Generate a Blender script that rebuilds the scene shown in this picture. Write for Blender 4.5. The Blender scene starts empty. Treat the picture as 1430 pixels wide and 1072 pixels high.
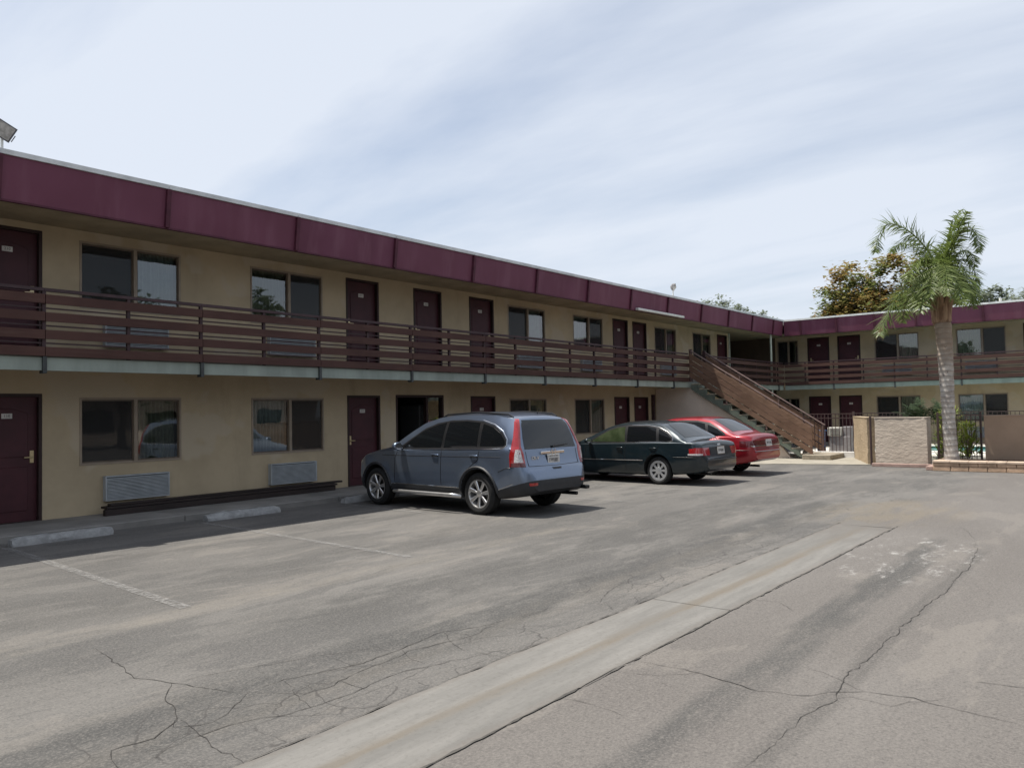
import bpy, bmesh, math, random
import numpy as np
from mathutils import Vector, Matrix
from mathutils.geometry import delaunay_2d_cdt
from mathutils.bvhtree import BVHTree
random.seed(7)
R = math.radians
S = bpy.context.scene
COL = S.collection

# ------------------------------------------------------------------ camera
# world: X runs along the long wing, +Y towards it, camera over the origin
H = 1.68
F_PX, YAW, PITCH, ROLL = 1117.1, 0.66916, 0.03508, -0.01941
def cam_axes():
    cy, sy, cp, sp = math.cos(YAW), math.sin(YAW), math.cos(PITCH), math.sin(PITCH)
    f = Vector((cy*cp, sy*cp, sp)); r = Vector((sy, -cy, 0)); u = r.cross(f)
    c, s = math.cos(ROLL), math.sin(ROLL)
    return c*r+s*u, c*u-s*r, f
CR, CU, CF = cam_axes()
cd = bpy.data.cameras.new('camera'); cam = bpy.data.objects.new('camera', cd); COL.objects.link(cam)
cd.sensor_width = 36; cd.sensor_fit = 'HORIZONTAL'; cd.lens = F_PX/1430*36
cd.clip_start = .1; cd.clip_end = 2000
M3 = Matrix((CR, CU, -CF)).transposed()
cam.matrix_world = Matrix.Translation((0, 0, H)) @ M3.to_4x4()
S.camera = cam
def ray(px, py): return (CR*(px-715) - CU*(py-536) + CF*F_PX)
def gpt(px, py, z=0.0):
    d = ray(px, py); t = (z-H)/d.z
    return Vector((0, 0, H)) + d*t
def xpt(px, py, X):
    d = ray(px, py); return Vector((0, 0, H)) + d*(X/d.x)

# ------------------------------------------------------------------ light
SUN = Vector((-.19, .35, 1)).normalized()          # towards the sun
elev = math.asin(SUN.z)
sl = bpy.data.lights.new('sun', 'SUN'); sl.energy = 4.8; sl.angle = R(.53); sl.color = (1, .95, .87)
so = bpy.data.objects.new('sun', sl); COL.objects.link(so)
so.rotation_euler = SUN.to_track_quat('Z', 'Y').to_euler(); so.location = (0, 0, 60)
W = bpy.data.worlds.new('World'); S.world = W; W.use_nodes = True
nt = W.node_tree; nt.nodes.clear()
def N(t, **k):
    n = nt.nodes.new(t)
    for a, b in k.items(): setattr(n, a, b)
    return n
sky = N('ShaderNodeTexSky', sky_type='NISHITA', sun_disc=False, sun_elevation=elev,
        sun_rotation=math.atan2(SUN.x, SUN.y), air_density=1.0, dust_density=1.6, ozone_density=1.0, altitude=100)
tc = N('ShaderNodeTexCoord'); sep = N('ShaderNodeSeparateXYZ')
nt.links.new(tc.outputs['Generated'], sep.inputs[0])
mx = N('ShaderNodeMath', operation='MAXIMUM'); mx.inputs[1].default_value = .0
nt.links.new(sep.outputs[2], mx.inputs[0])
ad = N('ShaderNodeMath', operation='ADD'); ad.inputs[1].default_value = .16
nt.links.new(mx.outputs[0], ad.inputs[0])
dx = N('ShaderNodeMath', operation='DIVIDE'); dy = N('ShaderNodeMath', operation='DIVIDE')
for i, d in ((0, dx), (1, dy)):
    nt.links.new(sep.outputs[i], d.inputs[0]); nt.links.new(ad.outputs[0], d.inputs[1])
cb = N('ShaderNodeCombineXYZ'); nt.links.new(dx.outputs[0], cb.inputs[0]); nt.links.new(dy.outputs[0], cb.inputs[1])
mp = N('ShaderNodeMapping'); mp.inputs['Rotation'].default_value = (0, 0, R(-42)); mp.inputs['Scale'].default_value = (1.25, .42, 1)
mp.inputs['Location'].default_value = (.75, .1, 0)
nt.links.new(cb.outputs[0], mp.inputs[0])
n1 = N('ShaderNodeTexNoise'); n1.inputs['Scale'].default_value = .75; n1.inputs['Detail'].default_value = 9; n1.inputs['Roughness'].default_value = .56; n1.inputs['Distortion'].default_value = .2
nt.links.new(mp.outputs[0], n1.inputs[0])
cr = N('ShaderNodeValToRGB'); cr.color_ramp.elements[0].position = .36; cr.color_ramp.elements[0].color = (.42, .42, .42, 1)
cr.color_ramp.elements[1].position = .58; cr.color_ramp.elements[1].color = (1, 1, 1, 1)
nt.links.new(n1.outputs[0], cr.inputs[0])
sc_ = N('ShaderNodeVectorMath', operation='SCALE'); sc_.inputs['Scale'].default_value = .105
nt.links.new(sky.outputs[0], sc_.inputs[0])
mixc = N('ShaderNodeMix', data_type='RGBA'); mixc.inputs[7].default_value = (.635, .68, .755, 1)
mulf = N('ShaderNodeMath', operation='MULTIPLY'); mulf.inputs[1].default_value = .9
nt.links.new(cr.outputs[0], mulf.inputs[0]); nt.links.new(mulf.outputs[0], mixc.inputs[0])
nt.links.new(sc_.outputs[0], mixc.inputs[6])
bg = N('ShaderNodeBackground'); bg.inputs[1].default_value = 1.0
out = N('ShaderNodeOutputWorld'); nt.links.new(mixc.outputs[2], bg.inputs[0]); nt.links.new(bg.outputs[0], out.inputs[0])
S.view_settings.view_transform = 'Standard'; S.view_settings.look = 'None'
S.view_settings.exposure = 0.35; S.view_settings.gamma = 1.0; S.view_settings.use_curve_mapping = False

# ------------------------------------------------------------------ materials
MATS = {}
class NB:
    """small node-graph helper"""
    def __init__(s, name):
        s.m = bpy.data.materials.new(name); s.m.use_nodes = True; s.t = s.m.node_tree
        s.b = s.t.nodes['Principled BSDF']; s.o = s.t.nodes['Material Output']; MATS[name] = s.m
        s.co = s.t.nodes.new('ShaderNodeTexCoord')
    def n(s, t, **k):
        x = s.t.nodes.new(t)
        for a, b in k.items(): setattr(x, a, b)
        return x
    def l(s, a, b): s.t.links.new(a, b)
    def noise(s, scale, detail=4, rough=.55, vec=None, sc=(1, 1, 1), dist=0, rot=(0, 0, 0), loc=(0, 0, 0), obj=True):
        m = s.n('ShaderNodeMapping'); m.inputs['Scale'].default_value = sc; m.inputs['Rotation'].default_value = rot; m.inputs['Location'].default_value = loc
        s.l(vec or s.co.outputs['Object'], m.inputs[0])
        x = s.n('ShaderNodeTexNoise'); x.inputs['Scale'].default_value = scale; x.inputs['Detail'].default_value = detail
        x.inputs['Roughness'].default_value = rough; x.inputs['Distortion'].default_value = dist
        s.l(m.outputs[0], x.inputs[0]); return x.outputs[0]
    def ramp(s, v, p0, p1, c0=0., c1=1.):
        r = s.n('ShaderNodeMapRange'); r.interpolation_type = 'SMOOTHSTEP'
        r.inputs[1].default_value = p0; r.inputs[2].default_value = p1; r.inputs[3].default_value = c0; r.inputs[4].default_value = c1
        s.l(v, r.inputs[0]); return r.outputs[0]
    def math(s, op, a, b=None):
        x = s.n('ShaderNodeMath', operation=op)
        for i, v in enumerate((a, b)):
            if v is None: continue
            if isinstance(v, (int, float)): x.inputs[i].default_value = v
            else: s.l(v, x.inputs[i])
        return x.outputs[0]
    def mix(s, f, a, b, mode='MIX'):
        x = s.n('ShaderNodeMix', data_type='RGBA', blend_type=mode)
        for i, v in ((0, f), (6, a), (7, b)):
            if isinstance(v, (int, float)): x.inputs[i].default_value = v
            elif isinstance(v, tuple): x.inputs[i].default_value = v if len(v) == 4 else (*v, 1)
            else: s.l(v, x.inputs[i])
        return x.outputs[2]
    def bump(s, h, strength, dist=.01):
        x = s.n('ShaderNodeBump'); x.inputs['Strength'].default_value = strength; x.inputs['Distance'].default_value = dist
        s.l(h, x.inputs['Height']); s.l(x.outputs[0], s.b.inputs['Normal'])
    def col(s, v):
        if isinstance(v, tuple): s.b.inputs['Base Color'].default_value = (*v, 1)
        else: s.l(v, s.b.inputs['Base Color'])
    def set(s, **k):
        for a, b in k.items(): s.b.inputs[a.replace('_', ' ')].default_value = b
        return s

def simple(name, c, rough=.6, metal=0., var=.12, scale=6., bump=0., bscale=40., spec=.5, coat=0., sc=(1, 1, 1)):
    k = NB(name); nz = k.noise(scale, 5, .6, sc=sc)
    d = tuple(x*(1-var) for x in c); e = tuple(min(1, x*(1+var)) for x in c)
    k.col(k.mix(k.ramp(nz, .3, .7), d, e))
    k.set(Roughness=rough, Metallic=metal, Specular_IOR_Level=spec)
    if coat: k.set(Coat_Weight=coat, Coat_Roughness=.04)
    if bump: k.bump(k.noise(bscale, 3, .6), bump, .01)
    return k.m

def stucco(name, c, bumps=.35, dirt=.35, patch=None):
    k = NB(name); a = k.noise(.9, 5, .6); b = k.noise(9, 4, .6); st = k.noise(2.2, 5, .65, sc=(1, 1, .18))
    base = k.mix(k.ramp(a, .3, .7), tuple(x*.88 for x in c), tuple(min(1, x*1.07) for x in c))
    base = k.mix(k.math('MULTIPLY', k.ramp(st, .55, .75), dirt), base, tuple(x*.62 for x in c))
    base = k.mix(k.math('MULTIPLY', k.ramp(b, .5, .8), .15), base, tuple(x*.7 for x in c))
    if patch:
        p = k.noise(1.1, 3, .5, loc=(3, 1, 7)); base = k.mix(k.math('MULTIPLY', k.ramp(p, .55, .62), .6), base, patch)
    k.col(base); k.set(Roughness=.92, Specular_IOR_Level=.2); k.bump(k.noise(70, 4, .7) if bumps < .8 else k.noise(7, 5, .62, sc=(1, 1, 2.0)), bumps, .012 if bumps < .8 else .028)
    return k.m

stucco('stucco', (.455, .37, .25), patch=(.48, .41, .31))
stucco('stucco_recess_shade', (.10, .075, .055))  # shade of the corner recess put into a darker wall colour
stucco('stucco_pale', (.60, .51, .43), bumps=.6)
stucco('stucco_tan', (.40, .315, .215), bumps=.9)
stucco('stucco_grey', (.46, .40, .335), bumps=.8, dirt=.25)
stucco('stucco_brown', (.36, .265, .19), bumps=.4, dirt=.5)
# fascia paint, faded in vertical streaks
k = NB('fascia_paint'); st = k.noise(3.0, 5, .6, sc=(1, 1, .12)); bl = k.noise(.8, 3, .5)
c_ = k.mix(k.ramp(bl, .3, .7), (.110, .030, .054), (.145, .044, .078)); c_ = k.mix(k.math('MULTIPLY', k.ramp(st, .48, .72), .5), c_, (.20, .085, .12))
ri = k.n('ShaderNodeObjectInfo'); c_ = k.mix(k.math('MULTIPLY', ri.outputs['Random'], .35), c_, (.16, .05, .075)); k.col(c_); k.set(Roughness=.6, Specular_IOR_Level=.3); k.bump(bl, .3, .05)
simple('fascia_dark', (.075, .018, .032), .6, var=.2, spec=.3)
simple('flashing', (.55, .56, .55), .5, var=.15, scale=3, bump=.1)
simple('door_paint', (.055, .013, .019), .5, var=.15, scale=3, spec=.35)
simple('door_frame', (.03, .015, .014), .55, spec=.35)
k = NB('rail_wood'); g_ = k.noise(3, 6, .6, sc=(.5, .5, 9)); g2 = k.noise(.9, 4, .6)
ri = k.n('ShaderNodeObjectInfo')
c_ = k.mix(k.ramp(g2, .3, .7), (.058, .028, .023), (.085, .042, .034)); c_ = k.mix(k.math('MULTIPLY', k.ramp(g_, .5, .75), .45), c_, (.12, .07, .056))
c_ = k.mix(k.math('MULTIPLY', ri.outputs['Random'], .28), c_, (.045, .022, .019)); k.col(c_); k.set(Roughness=.75, Specular_IOR_Level=.25); k.bump(g_, .25, .006)
k = NB('stair_wood'); g_ = k.noise(3, 6, .6, sc=(3, .6, 6)); g2 = k.noise(2.0, 5, .65); ri = k.n('ShaderNodeObjectInfo')
c_ = k.mix(k.ramp(g2, .3, .7), (.13, .080, .053), (.195, .122, .084)); c_ = k.mix(k.math('MULTIPLY', k.ramp(g_, .52, .75), .5), c_, (.36, .23, .16))
c_ = k.mix(k.math('MULTIPLY', ri.outputs['Random'], .3), c_, (.085, .045, .036)); k.col(c_); k.set(Roughness=.8, Specular_IOR_Level=.2); k.bump(g_, .3, .006)
simple('rail_steel', (.045, .022, .025), .55, var=.25, spec=.4)
simple('bracket_steel', (.04, .045, .045), .6, var=.25)
simple('handrail_steel', (.13, .085, .075), .45, var=.25)
simple('slab_edge', (.25, .285, .25), .8, var=.18, scale=2, bump=.15, sc=(1, 1, .3))
simple('stringer_paint', (.105, .125, .10), .7, var=.25, scale=4)
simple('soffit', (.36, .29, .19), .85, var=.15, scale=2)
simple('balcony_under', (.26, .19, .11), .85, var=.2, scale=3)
simple('tread_concrete', (.27, .235, .18), .9, var=.2, scale=8, bump=.3)
simple('bronze_frame', (.13, .10, .075), .5, metal=.3, var=.1)
simple('tan_frame', (.27, .215, .16), .5, var=.1)
simple('room_dark', (.035, .032, .03), .9)
simple('curtain', (.42, .45, .45), .9, var=.1, scale=5)
simple('curtain_beige', (.33, .33, .26), .9, var=.1, scale=5)
simple('ac_metal', (.36, .385, .40), .55, var=.12, scale=5)
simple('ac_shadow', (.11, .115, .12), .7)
simple('brass', (.52, .42, .26), .35, metal=.8)
simple('plate_white', (.55, .53, .50), .5)
simple('ink', (.05, .04, .04), .7)
simple('lumber_dark', (.022, .013, .011), .7, var=.35, scale=3, sc=(.4, 4, 4), bump=.2)
simple('post_pale', (.42, .45, .38), .6)
simple('lamp_white', (.62, .62, .58), .4)
simple('lamp_grey', (.10, .10, .11), .5)
simple('lamp_glass', (.45, .44, .42), .2, metal=.3, var=.3, scale=14)
simple('roof_gravel', (.5, .5, .48), .95, bump=.4)
simple('iron', (.06, .035, .032), .6)
simple('white_paint', (.72, .70, .66), .6, var=.1)
simple('cabinet_grey', (.22, .205, .205), .6, var=.15)
simple('unit_white', (.50, .48, .42), .5, var=.12)
simple('grille_dark', (.10, .10, .09), .7)
simple('blue_plastic', (.035, .14, .34), .45, var=.2)
simple('soil', (.14, .085, .055), .95, var=.3, bump=.5)
simple('pool_deck', (.58, .55, .49), .9, var=.1, bump=.2)
simple('block_salmon', (.47, .325, .22), .9, var=.25, scale=3, bump=.5)
simple('block_cap', (.56, .435, .33), .9, var=.2, scale=4, bump=.4)
simple('kerb_red', (.34, .235, .20), .9, var=.2, scale=4, bump=.4)
# window glass: clear, tinted, with real reflections
def glass(name, tint, gl=1.0):
    k = NB(name); t = k.n('ShaderNodeBsdfTransparent'); t.inputs[0].default_value = (*tint, 1)
    g = k.n('ShaderNodeBsdfGlossy'); g.inputs['Roughness'].default_value = .015; g.inputs[0].default_value = (gl, gl, gl, 1)
    fr = k.n('ShaderNodeFresnel'); fr.inputs[0].default_value = 2.15
    m = k.n('ShaderNodeMixShader'); k.l(fr.outputs[0], m.inputs[0]); k.l(t.outputs[0], m.inputs[1]); k.l(g.outputs[0], m.inputs[2])
    nz = k.noise(1.3, 2, .5); b = k.n('ShaderNodeBump'); b.inputs['Strength'].default_value = .05; b.inputs['Distance'].default_value = .05
    k.l(nz, b.inputs['Height']); k.l(b.outputs[0], g.inputs['Normal']); k.l(b.outputs[0], fr.inputs['Normal'])
    k.l(m.outputs[0], k.o.inputs[0]); return k.m
glass('pane_glass', (.62, .70, .68))
k = NB('insect_screen'); k.col((.028, .028, .028)); k.set(Roughness=.9)
t = k.n('ShaderNodeBsdfTransparent'); m_ = k.n('ShaderNodeMixShader'); m_.inputs[0].default_value = .62
k.l(t.outputs[0], m_.inputs[1]); k.l(k.b.outputs[0], m_.inputs[2]); k.l(m_.outputs[0], k.o.inputs[0])
# car materials
def paint(name, c, metal, rough=.32, flake=.1):
    k = NB(name); nz = k.noise(900, 2, .5); d = k.noise(3, 4, .6)
    cc = k.mix(k.ramp(nz, .3, .7), tuple(x*(1-flake) for x in c), tuple(x*(1+flake) for x in c))
    cc = k.mix(k.math('MULTIPLY', k.ramp(d, .45, .8), .07), cc, (.20, .18, .16))
    k.col(cc); k.set(Roughness=rough, Metallic=metal, Coat_Weight=.8, Coat_Roughness=.05); return k.m
paint('paint_blue', (.165, .208, .285), .8, .30)
paint('paint_teal', (.008, .018, .024), .35, .3)
paint('paint_red', (.30, .008, .018), .35, .3)
simple('cladding', (.028, .029, .032), .55, spec=.4)
simple('wheel_well', (.008, .008, .008), .9)
simple('rubber', (.017, .017, .017), .8, var=.2, scale=20, spec=.3)
simple('alloy', (.60, .60, .60), .28, metal=.9, var=.08)
simple('hubcap', (.55, .56, .57), .35, metal=.7, var=.08)
simple('chrome', (.75, .75, .75), .12, metal=1.0, var=.05)
simple('black_trim', (.012, .012, .013), .35, spec=.4)
k = NB('car_glass'); k.col((.010, .012, .013)); k.set(Roughness=.03, Specular_IOR_Level=.6)
k = NB('car_glass_dark'); k.col((.006, .007, .008)); k.set(Roughness=.03, Specular_IOR_Level=.22)
k = NB('car_glass_green'); k.col(k.mix(k.ramp(k.noise(4, 3), .3, .7), (.022, .032, .014), (.045, .058, .03))); k.set(Roughness=.04, Specular_IOR_Level=.6)
k = NB('lamp_red'); k.col(k.mix(k.ramp(k.noise(60, 2), .3, .7), (.26, .006, .007), (.38, .014, .014))); k.set(Roughness=.12, Coat_Weight=1.0, Coat_Roughness=.03, Specular_IOR_Level=.6)
k = NB('lamp_deep_red'); k.col((.10, .006, .008)); k.set(Roughness=.15, Coat_Weight=.8)
k = NB('lamp_clear'); k.col(k.mix(k.ramp(k.noise(50, 2), .35, .65), (.42, .40, .40), (.7, .68, .66))); k.set(Roughness=.1, Coat_Weight=1.0)
k = NB('lamp_amber'); k.col((.5, .18, .05)); k.set(Roughness=.15, Coat_Weight=.8)
simple('interior', (.03, .03, .03), .8)
# foliage
def leafmat(name, ca, cb, cc, tr=.35, rough=.55):
    k = NB(name); ge = k.n('ShaderNodeNewGeometry'); rnd = ge.outputs['Random Per Island']
    big = k.noise(.55, 3, .6)
    c = k.mix(rnd, ca, cb); c = k.mix(k.ramp(big, .45, .62), c, cc)
    k.col(c); k.set(Roughness=rough, Specular_IOR_Level=.35)
    tl = k.n('ShaderNodeBsdfTranslucent'); k.l(c, tl.inputs[0])
    m = k.n('ShaderNodeMixShader'); m.inputs[0].default_value = tr
    k.l(k.b.outputs[0], m.inputs[1]); k.l(tl.outputs[0], m.inputs[2]); k.l(m.outputs[0], k.o.inputs[0]); return k.m
leafmat('leaf_rust', (.19, .175, .06), (.30, .175, .06), (.15, .185, .06), tr=.55)
leafmat('leaf_greygreen', (.17, .20, .14), (.23, .26, .19), (.19, .22, .16), tr=.5)
leafmat('leaf_dark', (.05, .07, .035), (.085, .10, .05), (.065, .085, .04))
leafmat('palm_leaf', (.095, .145, .038), (.21, .255, .085), (.15, .20, .045), rough=.38, tr=.45)
leafmat('palm_dry', (.28, .20, .10), (.36, .27, .15), (.30, .2, .1))
leafmat('shrub_leaf', (.16, .22, .035), (.28, .31, .05), (.10, .16, .03))
leafmat('sago_leaf', (.016, .034, .012), (.035, .06, .018), (.025, .046, .015), tr=.1, rough=.8)
simple('bark', (.16, .12, .09), .9, var=.3, scale=6, sc=(3, 3, .6), bump=.5)
# palm trunk: pale grey above the base with ring scars
k = NB('palm_bark'); wv = k.n('ShaderNodeTexWave', wave_type='BANDS', bands_direction='Z'); wv.inputs['Scale'].default_value = 2.3; wv.inputs['Distortion'].default_value = 3.0; wv.inputs['Detail'].default_value = 3
k.l(k.co.outputs['Object'], wv.inputs[0]); a = k.noise(3, 5, .65); sp = k.noise(11, 3, .6, sc=(1, 1, .8))
c = k.mix(k.ramp(a, .3, .7), (.32, .285, .25), (.54, .51, .46)); c = k.mix(k.math('MULTIPLY', k.ramp(wv.outputs[0], .75, 1), .45), c, (.16, .13, .11))
c = k.mix(k.ramp(sp, .62, .72), c, (.10, .085, .075)); hi = k.n('ShaderNodeSeparateXYZ'); k.l(k.co.outputs['Object'], hi.inputs[0])
c = k.mix(k.math('MULTIPLY', k.ramp(hi.outputs[2], 2.1, 3.4), .75), c, (.23, .165, .11))
k.col(c); k.set(Roughness=.9, Specular_IOR_Level=.2); k.bump(k.math('ADD', wv.outputs[0], a), .5, .02)
k = NB('palm_boot'); a = k.noise(5, 5, .6, sc=(3, 3, .5)); k.col(k.mix(k.ramp(a, .3, .7), (.16, .085, .05), (.36, .24, .15))); k.set(Roughness=.85); k.bump(a, .6, .02)
# pool water
k = NB('pool_water'); k.col((.05, .30, .30)); k.set(Roughness=.06, Specular_IOR_Level=.5); k.bump(k.noise(3.5, 3, .5), .25, .03)

# asphalt: worn, mottled along the driving direction, speckled with aggregate
def asphalt():
    k = NB('asphalt'); O = k.co.outputs['Object']; se = k.n('ShaderNodeSeparateXYZ'); k.l(O, se.inputs[0]); X, Y = se.outputs[0], se.outputs[1]
    big = k.noise(.42, 5, .6, sc=(.55, 1.3, 1), dist=.5); mid = k.noise(1.5, 6, .65, sc=(.35, 1.5, 1), loc=(4, 2, 0)); fine = k.noise(55, 4, .75); ag = k.noise(120, 3, .65)
    side = k.ramp(k.math('ADD', Y, k.math('MULTIPLY', k.math('SUBTRACT', mid, .5), 1.4)), 2.6, 3.6)
    warm = k.mix(k.ramp(big, .3, .7), (.119, .109, .100), (.152, .141, .130))
    cool = k.mix(k.ramp(big, .3, .7), (.100, .096, .090), (.146, .139, .129))
    c = k.mix(side, warm, cool)
    # smears of sealer / oil drawn out along the lot
    sm = k.math('MULTIPLY', k.ramp(mid, .50, .66), k.math('MULTIPLY', side, .5))
    c = k.mix(sm, c, (.070, .068, .065))
    pt = k.noise(.9, 7, .68, sc=(.45, 1.25, 1), loc=(11, 5, 0), dist=.4)
    c = k.mix(k.math('MULTIPLY', k.ramp(pt, .52, .565), k.math('MULTIPLY', side, .55)), c, (.070, .069, .067))
    c = k.mix(k.math('MULTIPLY', k.ramp(pt, .44, .40), .30), c, (.22, .20, .175))
    def band(y0, w, x0, x1, amt, col, c, fade=1.2, br=.5):
        d = k.math('ABSOLUTE', k.math('SUBTRACT', k.math('ADD', Y, k.math('MULTIPLY', k.math('SUBTRACT', big, .5), .25)), y0))
        m = k.ramp(d, w*.35, w, 1., 0.)
        m = k.math('MULTIPLY', m, k.ramp(X, x0-fade, x0)); m = k.math('MULTIPLY', m, k.ramp(X, x1, x1+fade, 1., 0.))
        m = k.math('MULTIPLY', m, k.math('MULTIPLY', k.ramp(k.noise(2.1, 5, .7, sc=(.5, 1.4, 1), loc=(y0*3, 0, 0)), br-.14, br+.16), amt))
        return k.mix(m, c, col)
    c = band(1.95, .19, 2.0, 9.0, .75, (.056, .056, .054), c, br=.42)
    c = band(2.08, .15, 6.5, 10.5, .75, (.056, .056, .054), c, br=.42)
    c = band(1.5, .10, 2.0, 10.0, .5, (.066, .063, .059), c, br=.40)
    c = band(4.3, .55, 2.0, 14.0, .9, (.056, .056, .054), c, br=.42)
    c = band(5.5, .8, 4.5, 15.0, .75, (.062, .061, .058), c, br=.45)
    c = band(7.6, .9, 1.5, 9.0, .6, (.068, .066, .062), c, br=.47)
    c = band(6.6, .25, 0, 9.0, .5, (.20, .18, .15), c, br=.5)
    c = band(4.1, .25, 0, 12.0, .35, (.15, .135, .115), c)
    # oil drips in the bays
    c = band(9.9, .7, 4.6, 6.2, .6, (.05, .048, .046), c, .5, .52)
    c = band(10.3, .6, 7.6, 9.2, .5, (.05, .048, .046), c, .5, .52)
    # spilt plaster
    sp = k.math('MULTIPLY', k.ramp(k.noise(3.4, 7, .82, sc=(.7, 1.3, 1)), .52, .66), .75)
    d2 = k.math('ADD', k.math('POWER', k.math('DIVIDE', k.math('SUBTRACT', X, 9.7), 1.7), 2), k.math('POWER', k.math('DIVIDE', k.math('SUBTRACT', Y, 2.1), .75), 2))
    c = k.mix(k.math('MULTIPLY', sp, k.ramp(d2, .45, 1.2, 1., 0.)), c, (.40, .39, .37))
    # sandy fan where the gutter ends
    d3 = k.math('ADD', k.math('POWER', k.math('DIVIDE', k.math('SUBTRACT', X, 13.6), 2.2), 2), k.math('POWER', k.math('DIVIDE', k.math('SUBTRACT', Y, 3.2), 1.3), 2))
    c = k.mix(k.math('MULTIPLY', k.ramp(d3, .2, 1., .75, 0.), k.ramp(mid, .35, .6)), c, (.17, .145, .11))
    gr = k.noise(17, 5, .75); c = k.mix(k.math('MULTIPLY', k.ramp(gr, .5, .72), .35), c, (.20, .185, .165)); c = k.mix(k.math('MULTIPLY', k.ramp(gr, .48, .3), .40), c, (.055, .052, .048))
    c = k.mix(k.math('MULTIPLY', k.ramp(fine, .45, .7), .45), c, (.23, .21, .19)); c = k.mix(k.math('MULTIPLY', k.ramp(fine, .5, .28), .45), c, (.042, .040, .038))
    c = k.mix(k.math('MULTIPLY', k.ramp(ag, .60, .75), .40), c, (.36, .335, .30)); c = k.mix(k.math('MULTIPLY', k.ramp(ag, .40, .28), .5), c, (.05, .05, .05))
    # crazed paving beside the gutter
    wv_ = k.n('ShaderNodeVectorMath', operation='ADD'); nw = k.n('ShaderNodeTexNoise'); nw.inputs['Scale'].default_value = 1.8; nw.inputs['Detail'].default_value = 4; k.l(O, nw.inputs[0])
    sc2 = k.n('ShaderNodeVectorMath', operation='SCALE'); sc2.inputs['Scale'].default_value = .55; k.l(nw.outputs['Color'], sc2.inputs[0]); k.l(O, wv_.inputs[0]); k.l(sc2.outputs[0], wv_.inputs[1])
    vo = k.n('ShaderNodeTexVoronoi', feature='DISTANCE_TO_EDGE', voronoi_dimensions='2D'); vo.inputs['Scale'].default_value = 2.6; k.l(wv_.outputs[0], vo.inputs['Vector'])
    cm = k.math('MULTIPLY', k.ramp(vo.outputs['Distance'], .006, .03, 1., 0.), k.math('MULTIPLY', k.ramp(Y, 3.5, 3.55), k.ramp(Y, 4.1, 4.9, 1., 0.)))
    cm = k.math('MULTIPLY', cm, k.math('MULTIPLY', k.ramp(X, -3, 0), k.ramp(k.noise(1.1, 4, .7, loc=(2, 9, 0)), .44, .56)))
    c = k.mix(k.math('MULTIPLY', cm, .65), c, (.045, .042, .04))
    k.col(c); k.set(Roughness=.88, Specular_IOR_Level=.3)
    k.bump(k.math('ADD', fine, k.math('MULTIPLY', ag, .6)), .45, .008)
asphalt()
k = NB('concrete_strip'); a = k.noise(1.6, 6, .7, sc=(.3, 2.2, 1)); f_ = k.noise(26, 6, .8); se = k.n('ShaderNodeSeparateXYZ'); k.l(k.co.outputs['Object'], se.inputs[0])
c = k.mix(k.ramp(a, .3, .7), (.140, .135, .125), (.205, .197, .182))
dd = k.math('ABSOLUTE', k.math('SUBTRACT', k.math('ADD', se.outputs[1], k.math('MULTIPLY', k.math('SUBTRACT', a, .5), .3)), 3.12))
c = k.mix(k.math('MULTIPLY', k.ramp(dd, .0, .11, 1, 0), k.ramp(a, .35, .62, .15, .75)), c, (.135, .11, .08)); c = k.mix(k.math('MULTIPLY', k.ramp(f_, .48, .72), .45), c, (.095, .09, .08))
fd = k.math('MULTIPLY', k.ramp(k.math('ADD', se.outputs[0], k.math('MULTIPLY', k.math('SUBTRACT', k.noise(1.3, 6, .7, loc=(5, 5, 0)), .5), 4.0)), 10.0, 11.8), .92)
c = k.mix(fd, c, (.135, .125, .113)); eg = k.math('ABSOLUTE', k.math('SUBTRACT', se.outputs[1], 3.125))
c = k.mix(k.math('MULTIPLY', k.ramp(k.math('ADD', eg, k.math('MULTIPLY', k.math('SUBTRACT', f_, .5), .12)), .29, .37), .55), c, (.14, .125, .11))
k.col(c); k.set(Roughness=.9, Specular_IOR_Level=.3); k.bump(f_, .3, .006)
simple('walk_concrete', (.20, .19, .175), .9, var=.22, scale=1.2, bump=.3)
simple('apron_concrete', (.30, .275, .225), .9, var=.15, scale=2, bump=.3)
simple('wheelstop', (.29, .29, .285), .85, var=.22, scale=9, bump=.5, bscale=40)
simple('crack_dark', (.035, .032, .029), .95)
simple('joint_dark', (.075, .07, .063), .95, var=.4, scale=9)
# worn paint
k = NB('line_paint'); k.col((.27, .262, .25)); k.set(Roughness=.85); t = k.n('ShaderNodeBsdfTransparent'); m_ = k.n('ShaderNodeMixShader')
k.l(k.math('MULTIPLY', k.ramp(k.noise(16, 6, .8), .38, .64), .70), m_.inputs[0]); k.l(t.outputs[0], m_.inputs[1]); k.l(k.b.outputs[0], m_.inputs[2]); k.l(m_.outputs[0], k.o.inputs[0])

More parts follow.
